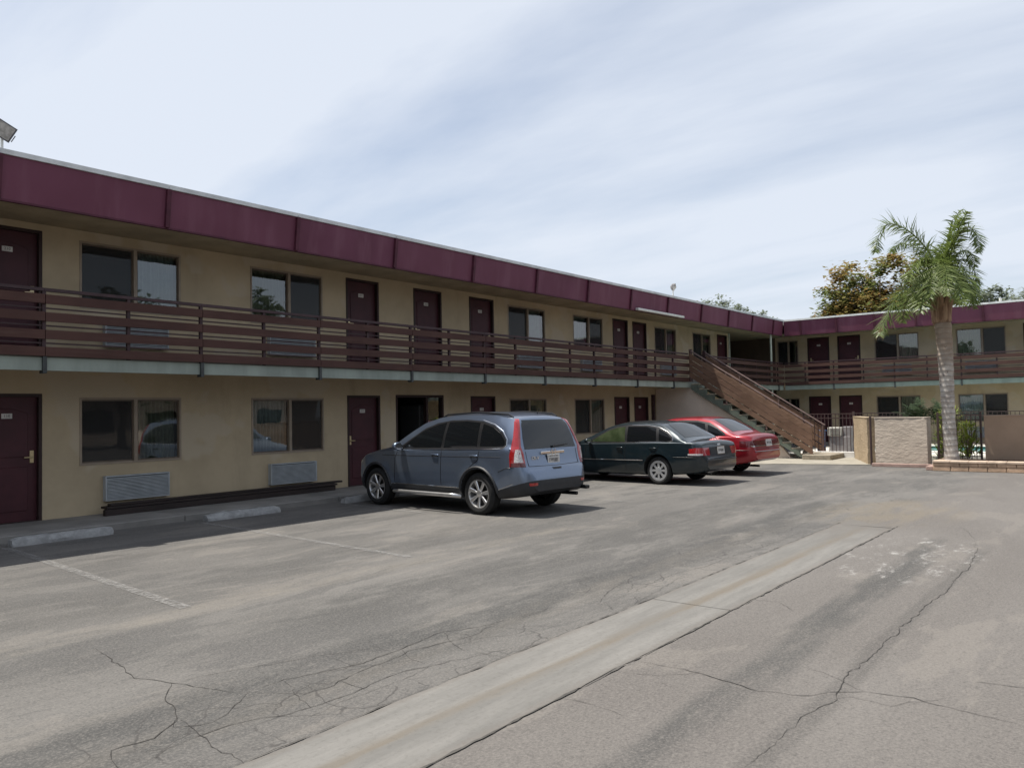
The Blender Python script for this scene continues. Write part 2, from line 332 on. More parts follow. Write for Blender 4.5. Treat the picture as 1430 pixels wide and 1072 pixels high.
# ------------------------------------------------------------------ mesh helpers
def link(name, me, mat=None, parent=None, kind=None):
    o = bpy.data.objects.new(name, me); COL.objects.link(o)
    if mat:
        for m in (mat if isinstance(mat, (list, tuple)) else [mat]): me.materials.append(MATS[m])
    if parent is not None:
        o.parent = parent; o.location = -Vector(parent['org']) + Vector((0, 0, 0)) if 'org' in parent.keys() else (0, 0, 0)
    if kind: o['kind'] = kind
    return o
class MB:
    def __init__(s, T=None): s.v = []; s.f = []; s.T = T; s.mi = []; s.cm = 0
    def add(s, vs, fs):
        b = len(s.v); T = s.T
        s.v += [tuple(T(*p)) if T else tuple(p) for p in vs]; s.f += [tuple(b+i for i in f) for f in fs]; s.mi += [s.cm]*len(fs); return s
    def hexa(s, p): return s.add(p, [(0, 3, 2, 1), (4, 5, 6, 7), (0, 1, 5, 4), (1, 2, 6, 5), (2, 3, 7, 6), (3, 0, 4, 7)])
    def box(s, x0, x1, y0, y1, z0, z1):
        return s.hexa([(x0, y0, z0), (x1, y0, z0), (x1, y1, z0), (x0, y1, z0), (x0, y0, z1), (x1, y0, z1), (x1, y1, z1), (x0, y1, z1)])
    def quad(s, *p): return s.add(p, [tuple(range(len(p)))])
    def obox(s, c, ax, ay, az):
        c = Vector(c); ax = Vector(ax); ay = Vector(ay); az = Vector(az)
        return s.hexa([c+i*ax+j*ay+k*az for k in (-1, 1) for i, j in ((-1, -1), (1, -1), (1, 1), (-1, 1))])
    def prism(s, poly, a, b, fn):
        """poly of 2-D points, extruded from a to b; fn(p,q,t)->xyz"""
        n = len(poly); s.add([fn(p, q, a) for p, q in poly]+[fn(p, q, b) for p, q in poly],
              [tuple(range(n))[::-1], tuple(range(n, 2*n))]+[(i, (i+1) % n, n+(i+1) % n, n+i) for i in range(n)]); return s
    def tube(s, pts, r, n=8, caps=True):
        pts = [Vector(p) for p in pts]; rr = r if isinstance(r, (list, tuple)) else [r]*len(pts); vs = []; fs = []
        prev = None
        for i, p in enumerate(pts):
            d = (pts[min(i+1, len(pts)-1)]-pts[max(i-1, 0)]).normalized()
            if prev is None: a = d.orthogonal().normalized()
            else: a = (prev-d*prev.dot(d)).normalized()
            prev = a; b = d.cross(a)
            vs += [p+rr[i]*(math.cos(2*math.pi*j/n)*a+math.sin(2*math.pi*j/n)*b) for j in range(n)]
        for i in range(len(pts)-1):
            fs += [(i*n+j, i*n+(j+1) % n, (i+1)*n+(j+1) % n, (i+1)*n+j) for j in range(n)]
        if caps: fs += [tuple(range(n))[::-1], tuple(range((len(pts)-1)*n, len(pts)*n))]
        return s.add(vs, fs)
    def lathe(s, prof, n=40, axis='X', c=(0, 0, 0)):
        vs = []; fs = []; m = len(prof)
        for j in range(n):
            a = 2*math.pi*j/n
            for (h, r) in prof:
                p = (h, r*math.cos(a), r*math.sin(a)) if axis == 'X' else (r*math.cos(a), r*math.sin(a), h)
                vs.append((p[0]+c[0], p[1]+c[1], p[2]+c[2]))
        for j in range(n):
            for i in range(m-1):
                fs.append((j*m+i, ((j+1) % n)*m+i, ((j+1) % n)*m+i+1, j*m+i+1))
        return s.add(vs, fs)
    def mesh(s, smooth=False, recalc=True, angle=35):
        me = bpy.data.meshes.new('m'); me.from_pydata(s.v, [], s.f); 
        if any(s.mi): me.polygons.foreach_set('material_index', s.mi)
        if recalc or smooth:
            bm = bmesh.new(); bm.from_mesh(me)
            if recalc: bmesh.ops.recalc_face_normals(bm, faces=bm.faces)
            if smooth:
                for f in bm.faces: f.smooth = True
                for e in bm.edges: e.smooth = len(e.link_faces) == 2 and e.calc_face_angle(0) < R(angle)
            bm.to_mesh(me); bm.free()
        me.update(); return me
    def build(s, name, mat, parent=None, smooth=False, kind=None, recalc=True, bevel=0, angle=35):
        me = s.mesh(smooth, recalc, angle)
        if bevel:
            bm = bmesh.new(); bm.from_mesh(me); bmesh.ops.bevel(bm, geom=list(bm.edges), offset=bevel, segments=1, affect='EDGES', profile=.5); bm.to_mesh(me); bm.free()
        return link(name, me, mat, parent, kind)
def tag(o, label, cat, group=None):
    o['label'] = label; o['category'] = cat
    if group: o['group'] = group
    return o
def thing(name, loc, label, cat, group=None):
    o = bpy.data.objects.new(name, None); COL.objects.link(o); o.location = loc; o.empty_display_size = .3
    o['org'] = tuple(loc); return tag(o, label, cat, group)
# children of a thing are modelled in world coordinates; link() shifts them by the thing's origin.
# sub-parts hang on a part whose own offset already does that:
def sub(o): o['org'] = (0, 0, 0); return o
def text_mesh(txt, size, depth=.002, bold=False):
    c = bpy.data.curves.new('t', 'FONT'); c.body = txt; c.size = size; c.extrude = depth; c.align_x = 'CENTER'; c.align_y = 'CENTER'; c.resolution_u = 2
    if bold: c.offset = size*.02
    o = bpy.data.objects.new('t', c); COL.objects.link(o); dg = bpy.context.evaluated_depsgraph_get(); me = bpy.data.meshes.new_from_object(o.evaluated_get(dg))
    bpy.data.objects.remove(o); bpy.data.curves.remove(c); return me

# ------------------------------------------------------------------ ground
ground = MB().quad((-400, -400, 0), (600, -400, 0), (600, 500, 0), (-400, 500, 0)).build('ground', 'asphalt', kind='structure')
# concrete gutter strip: slabs with open joints
strip = MB(); 
_x = -8.0; strip_root = None
edges = [(-8.0, -3.2), (-3.19, 1.6), (1.61, 6.35), (6.36, 12.0)]
for i, (a, b) in enumerate(edges):
    m = MB(); n = 26; up = []; lo = []
    rnd = random.Random(40+i)
    for j in range(n+1):
        x = a+(b-a)*j/n
        up.append((x, 3.49+rnd.uniform(-.012, .012))); lo.append((x, 2.76+rnd.uniform(-.022, .012)))
    if i == 3:
        up[-1] = (12.4, 3.46); lo[-1] = (11.75, 2.8)
    for j in range(n):
        m.quad((*lo[j], .005), (*lo[j+1], .005), (*up[j+1], .005), (*up[j], .005))
    o = m.build('gutter_slab', 'concrete_strip', parent=ground)
# painted bay lines
for i, (p, q, w) in enumerate([((4.2, 12.0), (3.8, 6.75), .11), ((7.02, 12.0), (6.66, 6.85), .11), ((9.92, 12.0), (9.72, 9.6), .09), ((12.9, 12.0), (12.8, 7.4), .09), ((15.3, 12), (15.2, 7.4), .09)]):
    m = MB(); P, Q = Vector(p), Vector(q); d = (Q-P); nn = Vector((-d.y, d.x)).normalized()*w/2; n = 24; rnd = random.Random(i)
    for j in range(n):
        a = P+d*(j/n); b = P+d*((j+1)/n)
        m.quad((*(a-nn), .006), (*(b-nn), .006), (*(b+nn), .006), (*(a+nn), .006))
    m.build('bay_line', 'line_paint', parent=ground)
# cracks, traced on the asphalt and given their own jitter
def crack(pts, w, seed):
    rnd = random.Random(seed); P = [gpt(*p) for p in pts]; path = []
    for a, b in zip(P, P[1:]):
        n = max(2, int((b-a).length/.05))
        for j in range(n): path.append(a.lerp(b, j/n))
    path.append(P[-1]); m = MB(); L = []; Rr = []; off = Vector((0, 0, 0))
    for j, p in enumerate(path):
        d = (path[min(j+1, len(path)-1)]-path[max(j-1, 0)]).normalized(); nn = Vector((-d.y, d.x, 0))
        off = off*.75+Vector((rnd.gauss(0, .009), rnd.gauss(0, .009), 0)); ww = w*rnd.uniform(.35, 1.25)*min(1, .25+4*min(j, len(path)-1-j)/len(path))
        L.append(p+off-nn*ww/2); Rr.append(p+off+nn*ww/2)
    for j in range(len(path)-1):
        a, b, c, d = L[j], L[j+1], Rr[j+1], Rr[j]
        m.quad(*[(q.x, q.y, .0035) for q in (a, b, c, d)])
    m.build('pavement_crack', 'crack_dark', parent=ground)
CR_ = [
 ([(132, 905), (160, 925), (195, 945), (240, 953), (258, 954), (300, 962), (345, 966)], .012),
 ([(240, 953), (228, 975), (245, 990), (250, 1005), (215, 1030), (160, 1047), (152, 1062), (165, 1075)], .014),
 ([(345, 966), (395, 948), (440, 940), (505, 925), (560, 905), (620, 882), (670, 875), (715, 862)], .014),
 ([(345, 966), (425, 970), (470, 955), (520, 930), (580, 905), (655, 890), (700, 868)], .011),
 ([(345, 966), (320, 995), (300, 1008), (252, 1015), (245, 1000)], .009),
 ([(250, 1005), (275, 1022), (295, 1035), (305, 1050), (340, 1065)], .008),
 ([(190, 1072), (225, 1045), (275, 1030), (330, 1010), (400, 998), (440, 985), (520, 955), (570, 935), (640, 920), (715, 905)], .012),
 ([(240, 955), (310, 940), (390, 925), (430, 915), (475, 910), (540, 900)], .007),
 ([(395, 948), (410, 965), (430, 990)], .006), ([(470, 950), (500, 958), (520, 966)], .006), ([(500, 925), (480, 935), (440, 940)], .006),
 ([(560, 905), (575, 920), (600, 928)], .006), ([(620, 882), (640, 900), (655, 908)], .006), ([(700, 868), (730, 862), (770, 850), (836, 846)], .008),
 ([(836, 846), (845, 828), (870, 815), (920, 802), (925, 812)], .009), ([(836, 846), (860, 835), (930, 805), (985, 790), (1060, 765), (1130, 740), (1180, 724)], .008),
 ([(715, 862), (760, 852), (836, 846)], .007), ([(860, 855), (900, 835), (960, 800)], .006),
 ([(890, 922), (940, 932), (985, 945), (1058, 964), (1130, 970), (1210, 966), (1280, 976), (1350, 993), (1430, 1014)], .013),
 ([(955, 814), (990, 826), (1030, 829), (1055, 829)], .010), ([(1050, 836), (1090, 842), (1115, 854)], .008),
 ([(1040, 1072), (1100, 1020), (1165, 975), (1180, 945), (1255, 880), (1320, 825), (1355, 790), (1365, 765), (1362, 755)], .012),
 ([(1165, 975), (1190, 972), (1240, 985), (1330, 975)], .007), ([(870, 940), (920, 944), (980, 942)], .006), ([(780, 975), (830, 985), (870, 998)], .006),
 ([(1360, 952), (1395, 955), (1430, 960)], .016), ([(1120, 930), (1170, 945), (1210, 966)], .006),
 ([(1170, 727), (1230, 735), (1290, 733), (1345, 738), (1365, 755)], .009), ([(1245, 735), (1220, 745), (1185, 765), (1165, 780)], .010),
 ([(600, 928), (560, 950), (470, 985), (420, 1005)], .006), ([(655, 908), (690, 915), (740, 925)], .006),
]
for i, (p, w) in enumerate(CR_): crack(p, w*.5, 100+i)
# dark ragged edge beside the gutter strip
for yy, sd, w in ((3.505, 1, .011), (2.75, 2, .016)):
    m = MB(); rnd = random.Random(sd); pr_ = None
    for j in range(260):
        x = -6+j*.07; a = w*rnd.uniform(.15, 1.2); cur = ((x, yy-a*.5+rnd.gauss(0, .004)), (x, yy+a*.5+rnd.gauss(0, .004)))
        if pr_ and x < 12: m.quad((*pr_[0], .0068), (*cur[0], .0068), (*cur[1], .0068), (*pr_[1], .0068))
        pr_ = cur
    m.build('joint_line', 'joint_dark', parent=ground)
# apron at the foot of the stair and in front of the pool gate
MB().quad((23.9, 6.1, .012), (26.9, 7.3, .012), (26.9, 9.4, .012), (23.2, 11.6, .012), (20.9, 11.6, .012), (23.3, 8.6, .012)).build('concrete_apron', 'apron_concrete', kind='structure')
# walkway along both wings
WK = MB(); 
for i in range(14):
    a = -9+i*3.2; MB().box(a, a+3.19, 12.42, 14.05, -.05, .1).build('walkway_slab', 'walk_concrete', parent=(walk := thing('walkway', (0, 13.2, 0), 'x', 'x')) if i == 0 else walk, bevel=.012)
for kk in ('label', 'category'): del walk[kk]
walk['kind'] = 'structure'
MB().box(34.9, 36.75, -8, 12.40, -.05, .1).build('walkway_slab', 'walk_concrete', parent=walk)

# ------------------------------------------------------------------ motel building
B = thing('motel_building', (20, 13.9, 0), 'L-shaped two-storey beige motel with maroon fascia and brown board balcony railings', 'building')
WY, WX = 13.9, 36.6
TL = lambda s, d, z: (s, WY-d, z)
TR = lambda s, d, z: (WX-d, s, z)
FL2 = 2.63
def wall(T, s0, s1, z0, z1, ops, mat='stucco', rev=.13):
    m = MB(T); xs = sorted({s0, s1, *[o[0] for o in ops], *[o[1] for o in ops]}); zs = sorted({z0, z1, *[o[2] for o in ops], *[o[3] for o in ops]})
    inside = lambda a, b: any(o[0]-1e-6 <= a < o[1]-1e-6 and o[2]-1e-6 <= b < o[3]-1e-6 for o in ops)
    for i in range(len(xs)-1):
        for j in range(len(zs)-1):
            if not inside(xs[i], zs[j]): m.quad((xs[i], 0, zs[j]), (xs[i+1], 0, zs[j]), (xs[i+1], 0, zs[j+1]), (xs[i], 0, zs[j+1]))
    for a, b, c, d in ops:
        for p, q in (((a, c), (b, c)), ((b, c), (b, d)), ((b, d), (a, d)), ((a, d), (a, c))):
            m.quad((p[0], 0, p[1]), (q[0], 0, q[1]), (q[0], -rev, q[1]), (p[0], -rev, p[1]))
    return m.build('wall', mat, B, recalc=False)
def window(T, a, b, c, d, curtain, screen, split=.53, both=False):
    """curtain/screen: 'l' or 'r' half as seen from outside"""
    fw = .035; mid = a+(b-a)*split
    m = MB(T)
    m.box(a, b, -.10, .012, c, c+fw).box(a, b, -.10, .012, d-fw, d).box(a, a+fw, -.098, .010, c+fw, d-fw).box(b-fw, b, -.098, .010, c+fw, d-fw)
    m.box(mid-.03, mid+.03, -.085, .004, c+fw, d-fw)
    w = m.build('window', 'tan_frame', B)
    for side, p, q in (('l', a+fw, mid-.03), ('r', mid+.03, b-fw)):
        dd = -.05 if side == 'l' else -.035
        s = MB(T); sw = .022
        s.box(p, q, dd-.016, dd+.012, c+fw, c+fw+sw).box(p, q, dd-.016, dd+.012, d-fw-sw, d-fw).box(p, p+sw, dd-.015, dd+.011, c+fw+sw, d-fw-sw).box(q-sw, q, dd-.015, dd+.011, c+fw+sw, d-fw-sw)
        s.build('sash', 'bronze_frame', w)
        MB(T).quad((p+sw, dd, c+fw+sw), (q-sw, dd, c+fw+sw), (q-sw, dd, d-fw-sw), (p+sw, dd, d-fw-sw)).build('pane', 'pane_glass', w, recalc=False)
        if side in screen:
            MB(T).quad((p+sw, dd+.009, c+fw+sw), (q-sw, dd+.009, c+fw+sw), (q-sw, dd+.009, d-fw-sw), (p+sw, dd+.009, d-fw-sw)).build('insect_screen', 'insect_screen', w, recalc=False)
        if side in curtain:
            cu = MB(T); n = 64; pr = None; ph = random.uniform(0, 6)
            lo_, hi_ = (p-.05, q+.02)
            for j in range(n+1):
                s_ = lo_+(hi_-lo_)*j/n; dv = -.17+.028*math.sin(j*1.15+ph)+.012*math.sin(j*.37+ph*2)
                cur = ((s_, dv, c-.05), (s_, dv*1.02, d+.02))
                if pr: cu.quad(pr[0], cur[0], cur[1], pr[1])
                pr = cur
            cu.build('curtain', random.choice(['curtain', 'curtain', 'curtain_beige']), w, recalc=False, smooth=True, angle=70)
    r = MB(T); e = .25; z0, z1, k0, k1 = c-.3, d+.08, -.131, -1.6
    r.quad((a-e, k0, z0), (b+e, k0, z0), (b+e, k1, z0), (a-e, k1, z0)); r.quad((a-e, k0, z1), (b+e, k0, z1), (b+e, k1, z1), (a-e, k1, z1))
    r.quad((a-e, k1, z0), (b+e, k1, z0), (b+e, k1, z1), (a-e, k1, z1)); r.quad((a-e, k0, z0), (a-e, k1, z0), (a-e, k1, z1), (a-e, k0, z1)); r.quad((b+e, k0, z0), (b+e, k1, z0), (b+e, k1, z1), (b+e, k0, z1))
    r.quad((a-e, k0, z0), (a, k0, c), (b, k0, c), (b+e, k0, z0)); r.quad((a-e, k0, z1), (a, k0, d), (b, k0, d), (b+e, k0, z1)); r.quad((a-e, k0, z0), (a, k0, c), (a, k0, d), (a-e, k0, z1)); r.quad((b+e, k0, z0), (b, k0, c), (b, k0, d), (b+e, k0, z1))
    r.build('room', 'room_dark', w, recalc=False)
def door(T, a, b, c, d, hand, num, flip=1):
    fw = .05
    leaf = MB(T).box(a+fw, b-fw, -.105, -.07, c+.01, d-fw).build('door', 'door_paint', B)
    f = MB(T); f.box(a, a+fw, -.128, .012, c, d).box(b-fw, b, -.128, .012, c, d).box(a+fw, b-fw, -.126, .010, d-fw, d).box(a+fw, b-fw, -.126, .0, c-.005, c+.012); f.build('door_frame', 'door_frame', leaf)
    MB(T).box(a+fw, b-fw, -.4, -.131, c, d-fw).build('door_backing', 'room_dark', leaf)
    p, q = a+fw+.13, b-fw-.13
    fn = lambda x, z, t: (x, t, z)
    arch = [(p, c+1.02), (q, c+1.02)]+[(q-(q-p)*i/10, c+1.70+.09*math.sin(math.pi*i/10)) for i in range(11)]
    MB(T).prism(arch, -.072, -.058, fn).build('door_panel', 'door_paint', leaf, bevel=.006)
    MB(T).prism([(p, c+.17), (q, c+.17), (q, c+.86), (p, c+.86)], -.072, -.058, fn).build('door_panel', 'door_paint', leaf, bevel=.006)
    hx = b-fw-.075 if hand == 'r' else a+fw+.075; sg = -1 if hand == 'r' else 1
    h = MB(T); h.box(hx-.03, hx+.03, -.07, -.052, c+.92, c+1.12); h.box(min(hx, hx+sg*.12), max(hx, hx+sg*.12), -.04, -.02, c+1.0, c+1.022); h.box(hx-.012, hx+.012, -.055, -.02, c+.998, c+1.024)
    h.build('door_handle', 'brass', leaf, bevel=.004)
    MB(T).box((a+b)/2-.075, (a+b)/2+.075, -.058, -.052, c+1.63, c+1.71).build('number_plate', 'plate_white', leaf)
    t = text_mesh(num, .062, .001); o = link('room_number', t, 'ink', leaf)
    X_ = Vector(T(1, 0, 0))-Vector(T(0, 0, 0)); Y_ = Vector((0, 0, 1)); Z_ = Vector(T(0, 1, 0))-Vector(T(0, 0, 0))
    if X_.cross(Y_).dot(Z_) < 0: X_ = -X_
    o.matrix_local = Matrix.Translation(Vector(T((a+b)/2, -.0505, c+1.67))) @ Matrix((X_, Y_, Z_)).transposed().to_4x4()
def ac(T, a, b, c, d):
    m = MB(T); m.box(a, b, -.05, .10, c, c+.02).box(a, b, -.05, .10, d-.02, d).box(a, a+.02, -.05, .10, c+.02, d-.02).box(b-.02, b, -.05, .10, c+.02, d-.02)
    g = m.build('air_conditioner_grille', 'ac_metal', B)
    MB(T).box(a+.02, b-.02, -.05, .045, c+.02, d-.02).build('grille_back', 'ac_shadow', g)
    s = MB(T); n = 15
    for i in range(n):
        z = c+.03+(d-c-.06)*(i+.5)/n; h = (d-c)/n*.5
        s.hexa([(a+.02, .05, z+h*.2), (b-.02, .05, z+h*.2), (b-.02, .098, z-h), (a+.02, .098, z-h), (a+.02, .05, z+h*.9), (b-.02, .05, z+h*.9), (b-.02, .098, z-h*.2), (a+.02, .098, z-h*.2)])
    s.build('louvre', 'ac_metal', g, kind='stuff')
ZW0, ZW1, ZD0, ZD1 = .93, 2.06, .10, 2.12
# left wing (positions along X)
wl = [(-4.4, -2.6), (.75, 2.53), (5.97, 7.755), (9.23, 11.01), (17.44, 19.21), (20.69, 22.43), (25.96, 27.67), (29.09, 30.75)]
dl = [(-5.9, -4.93, 'l'), (3.12, 4.09, 'l'), (4.42, 5.39, 'r'), (11.66, 12.63, 'l'), (15.81, 16.82, 'r'), (23.06, 24.05, 'l'), (24.38, 25.37, 'r'), (31.39, 32.38, 'l')]
passage = (13.13, 14.77, .1, 2.14)
ops1 = [(a, b, ZW0, ZW1) for a, b in wl]+[(a, b, ZD0, ZD1) for a, b, h in dl]+[passage]
ops2 = [(a, b, ZW0+FL2, ZW1+FL2) for a, b in wl]+[(a, b, ZD0+FL2, ZD1+FL2) for a, b, h in dl]+[(13.76, 14.75, ZD0+FL2, ZD1+FL2)]
wall(TL, -9, 32.58, 0, 2.5, ops1); wall(TL, -9, 32.58, 2.5, 4.95, ops2)
curt = {2: ('r', 'l'), 3: ('l', 'r'), 4: ('r', 'l'), 5: ('r', 'l'), 6: ('r', 'l'), 7: ('r', 'l'), 0: ('r', 'l'), 1: ('l', 'r')}
for i, (a, b) in enumerate(wl):
    c_, s_ = curt[i]; sp_ = .53 if s_ == 'l' else .52
    window(TL, a, b, ZW0, ZW1, 'lr' if i == 5 else c_, s_, sp_)
    window(TL, a, b, ZW0+FL2, ZW1+FL2, {2: 'r', 3: 'l', 5: 'l'}.get(i, 'r'), {3: 'r', 5: 'r'}.get(i, 'l'), sp_)
    for dz in (0, FL2): ac(TL, a+.38, a+1.51, .31+dz, .73+dz)
for i, (a, b, h) in enumerate(dl):
    door(TL, a, b, ZD0, ZD1, h, str(108+i)); door(TL, a, b, ZD0+FL2, ZD1+FL2, h, str(208+i))
door(TL, 13.76, 14.75, ZD0+FL2, ZD1+FL2, 'l', '212')
# vending passage: dark alcove with a mullion and one glazed leaf
m = MB(TL); a, b, c, d = passage
m.quad((a, -.13, c), (a, -2.5, c), (a, -2.5, d), (a, -.13, d)).quad((b, -.13, c), (b, -2.5, c), (b, -2.5, d), (b, -.13, d)).quad((a, -2.5, c), (b, -2.5, c), (b, -2.5, d), (a, -2.5, d)).quad((a, -.13, d), (b, -.13, d), (b, -2.5, d), (a, -2.5, d)).quad((a, -.13, c), (b, -.13, c), (b, -2.5, c), (a, -2.5, c))
al = m.build('alcove', 'room_dark', B, recalc=False)
MB(TL).box(a, a+.05, -.12, .01, c, d).box(b-.05, b, -.12, .01, c, d).box(a+.05, b-.05, -.118, .008, d-.06, d).box(a+1.02, a+1.08, -.1, .004, c, d-.06).build('alcove_frame', 'door_frame', al)
MB(TL).quad((a+1.08, -.06, c), (b-.05, -.06, c), (b-.05, -.06, d-.06), (a+1.08, -.06, d-.06)).build('pane', 'pane_glass', al, recalc=False)
MB(TL).box(a+.98, a+1.3, -.9, -.2, c, c+1.8).build('vending_machine', 'interior', al, bevel=.02)
# right wing (positions along Y)
wr = [(12.3, 13.27), (7.31, 9.05), (4.2, 5.94), (-1.0, .75), (-4.3, -2.5)]
dr = [(10.93, 11.89, 'r'), (9.62, 10.58, 'l'), (2.65, 3.62, 'r'), (1.34, 2.31, 'l'), (-5.6, -4.65, 'l')]
ops1 = [(a, b, ZW0, ZW1) for a, b in wr]+[(a, b, ZD0, ZD1) for a, b, h in dr]
wall(TR, -9, 13.36, 0, 2.5, ops1); wall(TR, -9, 13.36, 2.5, 4.95, [(a, b, c+FL2, d+FL2) for a, b, c, d in ops1])
for i, (a, b) in enumerate(wr):
    for dz in (0, FL2):
        window(TR, a, b, ZW0+dz, ZW1+dz, 'r' if (i == 2 and dz == 0) else 'l' if i in (1,) else 'r' if i == 2 else '', 'l' if i == 2 else 'r', .47)
        if i: ac(TR, a+.3, a+1.43, .31+dz, .73+dz)
for i, (a, b, h) in enumerate(dr):
    door(TR, a, b, ZD0, ZD1, h, str(117+i)); door(TR, a, b, ZD0+FL2, ZD1+FL2, h, str(217+i))
# recess in the corner, its side walls, back wall and corner trim
MB().quad((32.58, 13.9, 0), (32.58, 19, 0), (32.58, 19, 4.95), (32.58, 13.9, 4.95)).quad((32.58, 19, 0), (36.6, 19, 0), (36.6, 19, 4.95), (32.58, 19, 4.95)).quad((36.6, 13.36, 0), (36.6, 19, 0), (36.6, 19, 4.95), (36.6, 13.36, 4.95)).build('wall', 'stucco_recess_shade', B, recalc=False)
MB().box(32.55, 32.64, 13.86, 13.95, 0, 4.9).build('corner_trim', 'post_pale', B)
MB().box(32.6, 36.58, 13.0, 18.98, 2.60, 2.727).build('landing_slab', 'walk_concrete', B)
# outer walls and roof
MB().quad((-9, 13.9, 0), (-9, 22, 0), (-9, 22, 5.4), (-9, 13.9, 5.4)).quad((-9, 22, 0), (45, 22, 0), (45, 22, 5.4), (-9, 22, 5.4)).quad((45, 22, 0), (45, -9, 0), (45, -9, 5.4), (45, 22, 5.4)).quad((36.6, -9, 0), (45, -9, 0), (45, -9, 5.4), (36.6, -9, 5.4)).build('wall', 'stucco', B, recalc=False)
roof = MB().box(-9.1, 35.22, 12.5, 22.1, 5.28, 5.40).box(35.222, 45.1, -9.1, 22.1, 5.282, 5.402).build('roof', 'roof_gravel', B)
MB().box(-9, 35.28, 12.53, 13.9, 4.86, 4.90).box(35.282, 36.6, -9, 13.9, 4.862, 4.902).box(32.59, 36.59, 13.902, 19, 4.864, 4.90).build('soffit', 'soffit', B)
# fascia: leaning panels, battens over the joints, pale metal edge
FZ0, FZ1, FZ2 = 4.82, 5.43, 5.505
DF = 1.40; LEAN = .075
def fascia(T, s0, s1, bat):
    cuts = sorted([s0]+[b for b in bat if s0 < b < s1]+[s1])
    for a, b in zip(cuts, cuts[1:]):
        j = random.uniform(-.006, .006)
        MB(T).hexa([(a+.004, DF-.03+j, FZ0), (b-.004, DF-.03+j, FZ0), (b-.004, DF+j, FZ0), (a+.004, DF+j, FZ0), (a+.004, DF-.03+LEAN+j, FZ1), (b-.004, DF-.03+LEAN+j, FZ1), (b-.004, DF+LEAN+j, FZ1), (a+.004, DF+LEAN+j, FZ1)]).build('fascia_panel', 'fascia_paint', B)
        MB(T).hexa([(a+.003, DF-.08, FZ1+.003), (b-.003, DF-.08, FZ1+.003), (b-.003, DF+LEAN+.03, FZ1+.003), (a+.003, DF+LEAN+.03, FZ1+.003), (a+.003, DF-.08, FZ2), (b-.003, DF-.08, FZ2), (b-.003, DF+LEAN+.025, FZ2), (a+.003, DF+LEAN+.025, FZ2)]).build('roof_edge_flashing', 'flashing', B)
        MB(T).box(a+.004, b-.004, DF-.05, DF+.012, FZ0-.03, FZ0-.002).build('drip_edge', 'fascia_dark', B)
    for b in bat:
        MB(T).hexa([(b-.036, DF-.01, FZ0-.01), (b+.036, DF-.01, FZ0-.01), (b+.036, DF+.055, FZ0-.01), (b-.036, DF+.055, FZ0-.01), (b-.036, DF-.01+LEAN, FZ1-.005), (b+.036, DF-.01+LEAN, FZ1-.005), (b+.036, DF+.055+LEAN, FZ1-.005), (b-.036, DF+.055+LEAN, FZ1-.005)]).build('fascia_batten', 'fascia_dark', B)
fascia(TL, -9, 35.12, [-5.62, -3.15, -.68, 1.79, 4.26, 6.73, 9.28, 11.8, 14.34, 16.87, 19.35, 21.79, 24.25, 26.84, 29.24, 31.6, 33.93])
fascia(TR, -9, 12.425, [11.69, 10.18, 8.66, 7.1, 5.93, 4.75, 3.2, 1.65, .1, -1.45, -3, -4.6])
# balcony: slab, pale edge beam, rail posts, boards and bars
def balcony(T, s0, s1, gap=None, post0=4.88, pitch=1.236, under=True, ends=(0, 0)):
    MB(T).box(s0, s1, .0, 1.36, 2.60, 2.73).build('balcony_slab', 'walk_concrete', B)
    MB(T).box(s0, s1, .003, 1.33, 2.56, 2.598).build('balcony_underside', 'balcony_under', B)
    MB(T).box(s0, s1, 1.335, 1.385, 2.415, 2.605).build('edge_beam', 'slab_edge', B)
    segs = [(s0, s1)] if not gap else [(s0, gap[0]), (gap[1], s1)]
    n0 = math.floor((s0-post0)/pitch); posts = [post0+pitch*i for i in range(n0, n0+60) if s0-.01 <= post0+pitch*i <= s1+.01]
    pk = [round((p-post0)/pitch) for p in posts]
    rnd = random.Random(int(s0*10))
    for p, kk in zip(posts, pk):
        if gap and gap[0]-.02 < p < gap[1]+.02: continue
        MB(T).box(p-.025, p+.025, 1.345, 1.395, 2.608, 3.57).build('railing_post', 'rail_steel', B)
        if kk % 2 == 0: MB(T).box(p-.028, p+.028, 1.30, 1.425, 2.375, 2.617).build('beam_bracket', 'bracket_steel', B)
    for a, b in segs:
        cuts = [a]+[p for p, kk in zip(posts, pk) if kk % 2 == 0 and a+.3 < p < b-.3]+[b]
        for p, q in zip(cuts, cuts[1:]):
            MB(T).box(p+.002, q-.002, 1.335, 1.405, 3.572, 3.618).build('top_rail', 'rail_steel', B)
            for zc in (3.455, 3.195, 2.94, 2.69):
                j0 = rnd.gauss(0, .004); j1 = rnd.gauss(0, .004); jd = rnd.uniform(0, .004); hh = .0665
                MB(T).hexa([(p+.005, 1.398+jd, zc-hh+j0), (q-.005, 1.398+jd, zc-hh+j1), (q-.005, 1.436+jd, zc-hh+j1), (p+.005, 1.436+jd, zc-hh+j0), (p+.005, 1.398+jd, zc+hh+j0), (q-.005, 1.398+jd, zc+hh+j1), (q-.005, 1.436+jd, zc+hh+j1), (p+.005, 1.436+jd, zc+hh+j0)]).build('railing_board', 'rail_wood', B)
            for zc in (3.325, 3.07, 2.815):
                MB(T).box(p+.002, q-.002, 1.360, 1.380, zc-.011, zc+.011).build('railing_bar', 'rail_steel', B)
SX0, SX1 = 25.80, 26.90       # stair sides
balcony(TL, -9, 35.15, gap=(SX0-.02, SX1+.02))
balcony(TR, -9, 12.45, post0=10.37, pitch=1.2)
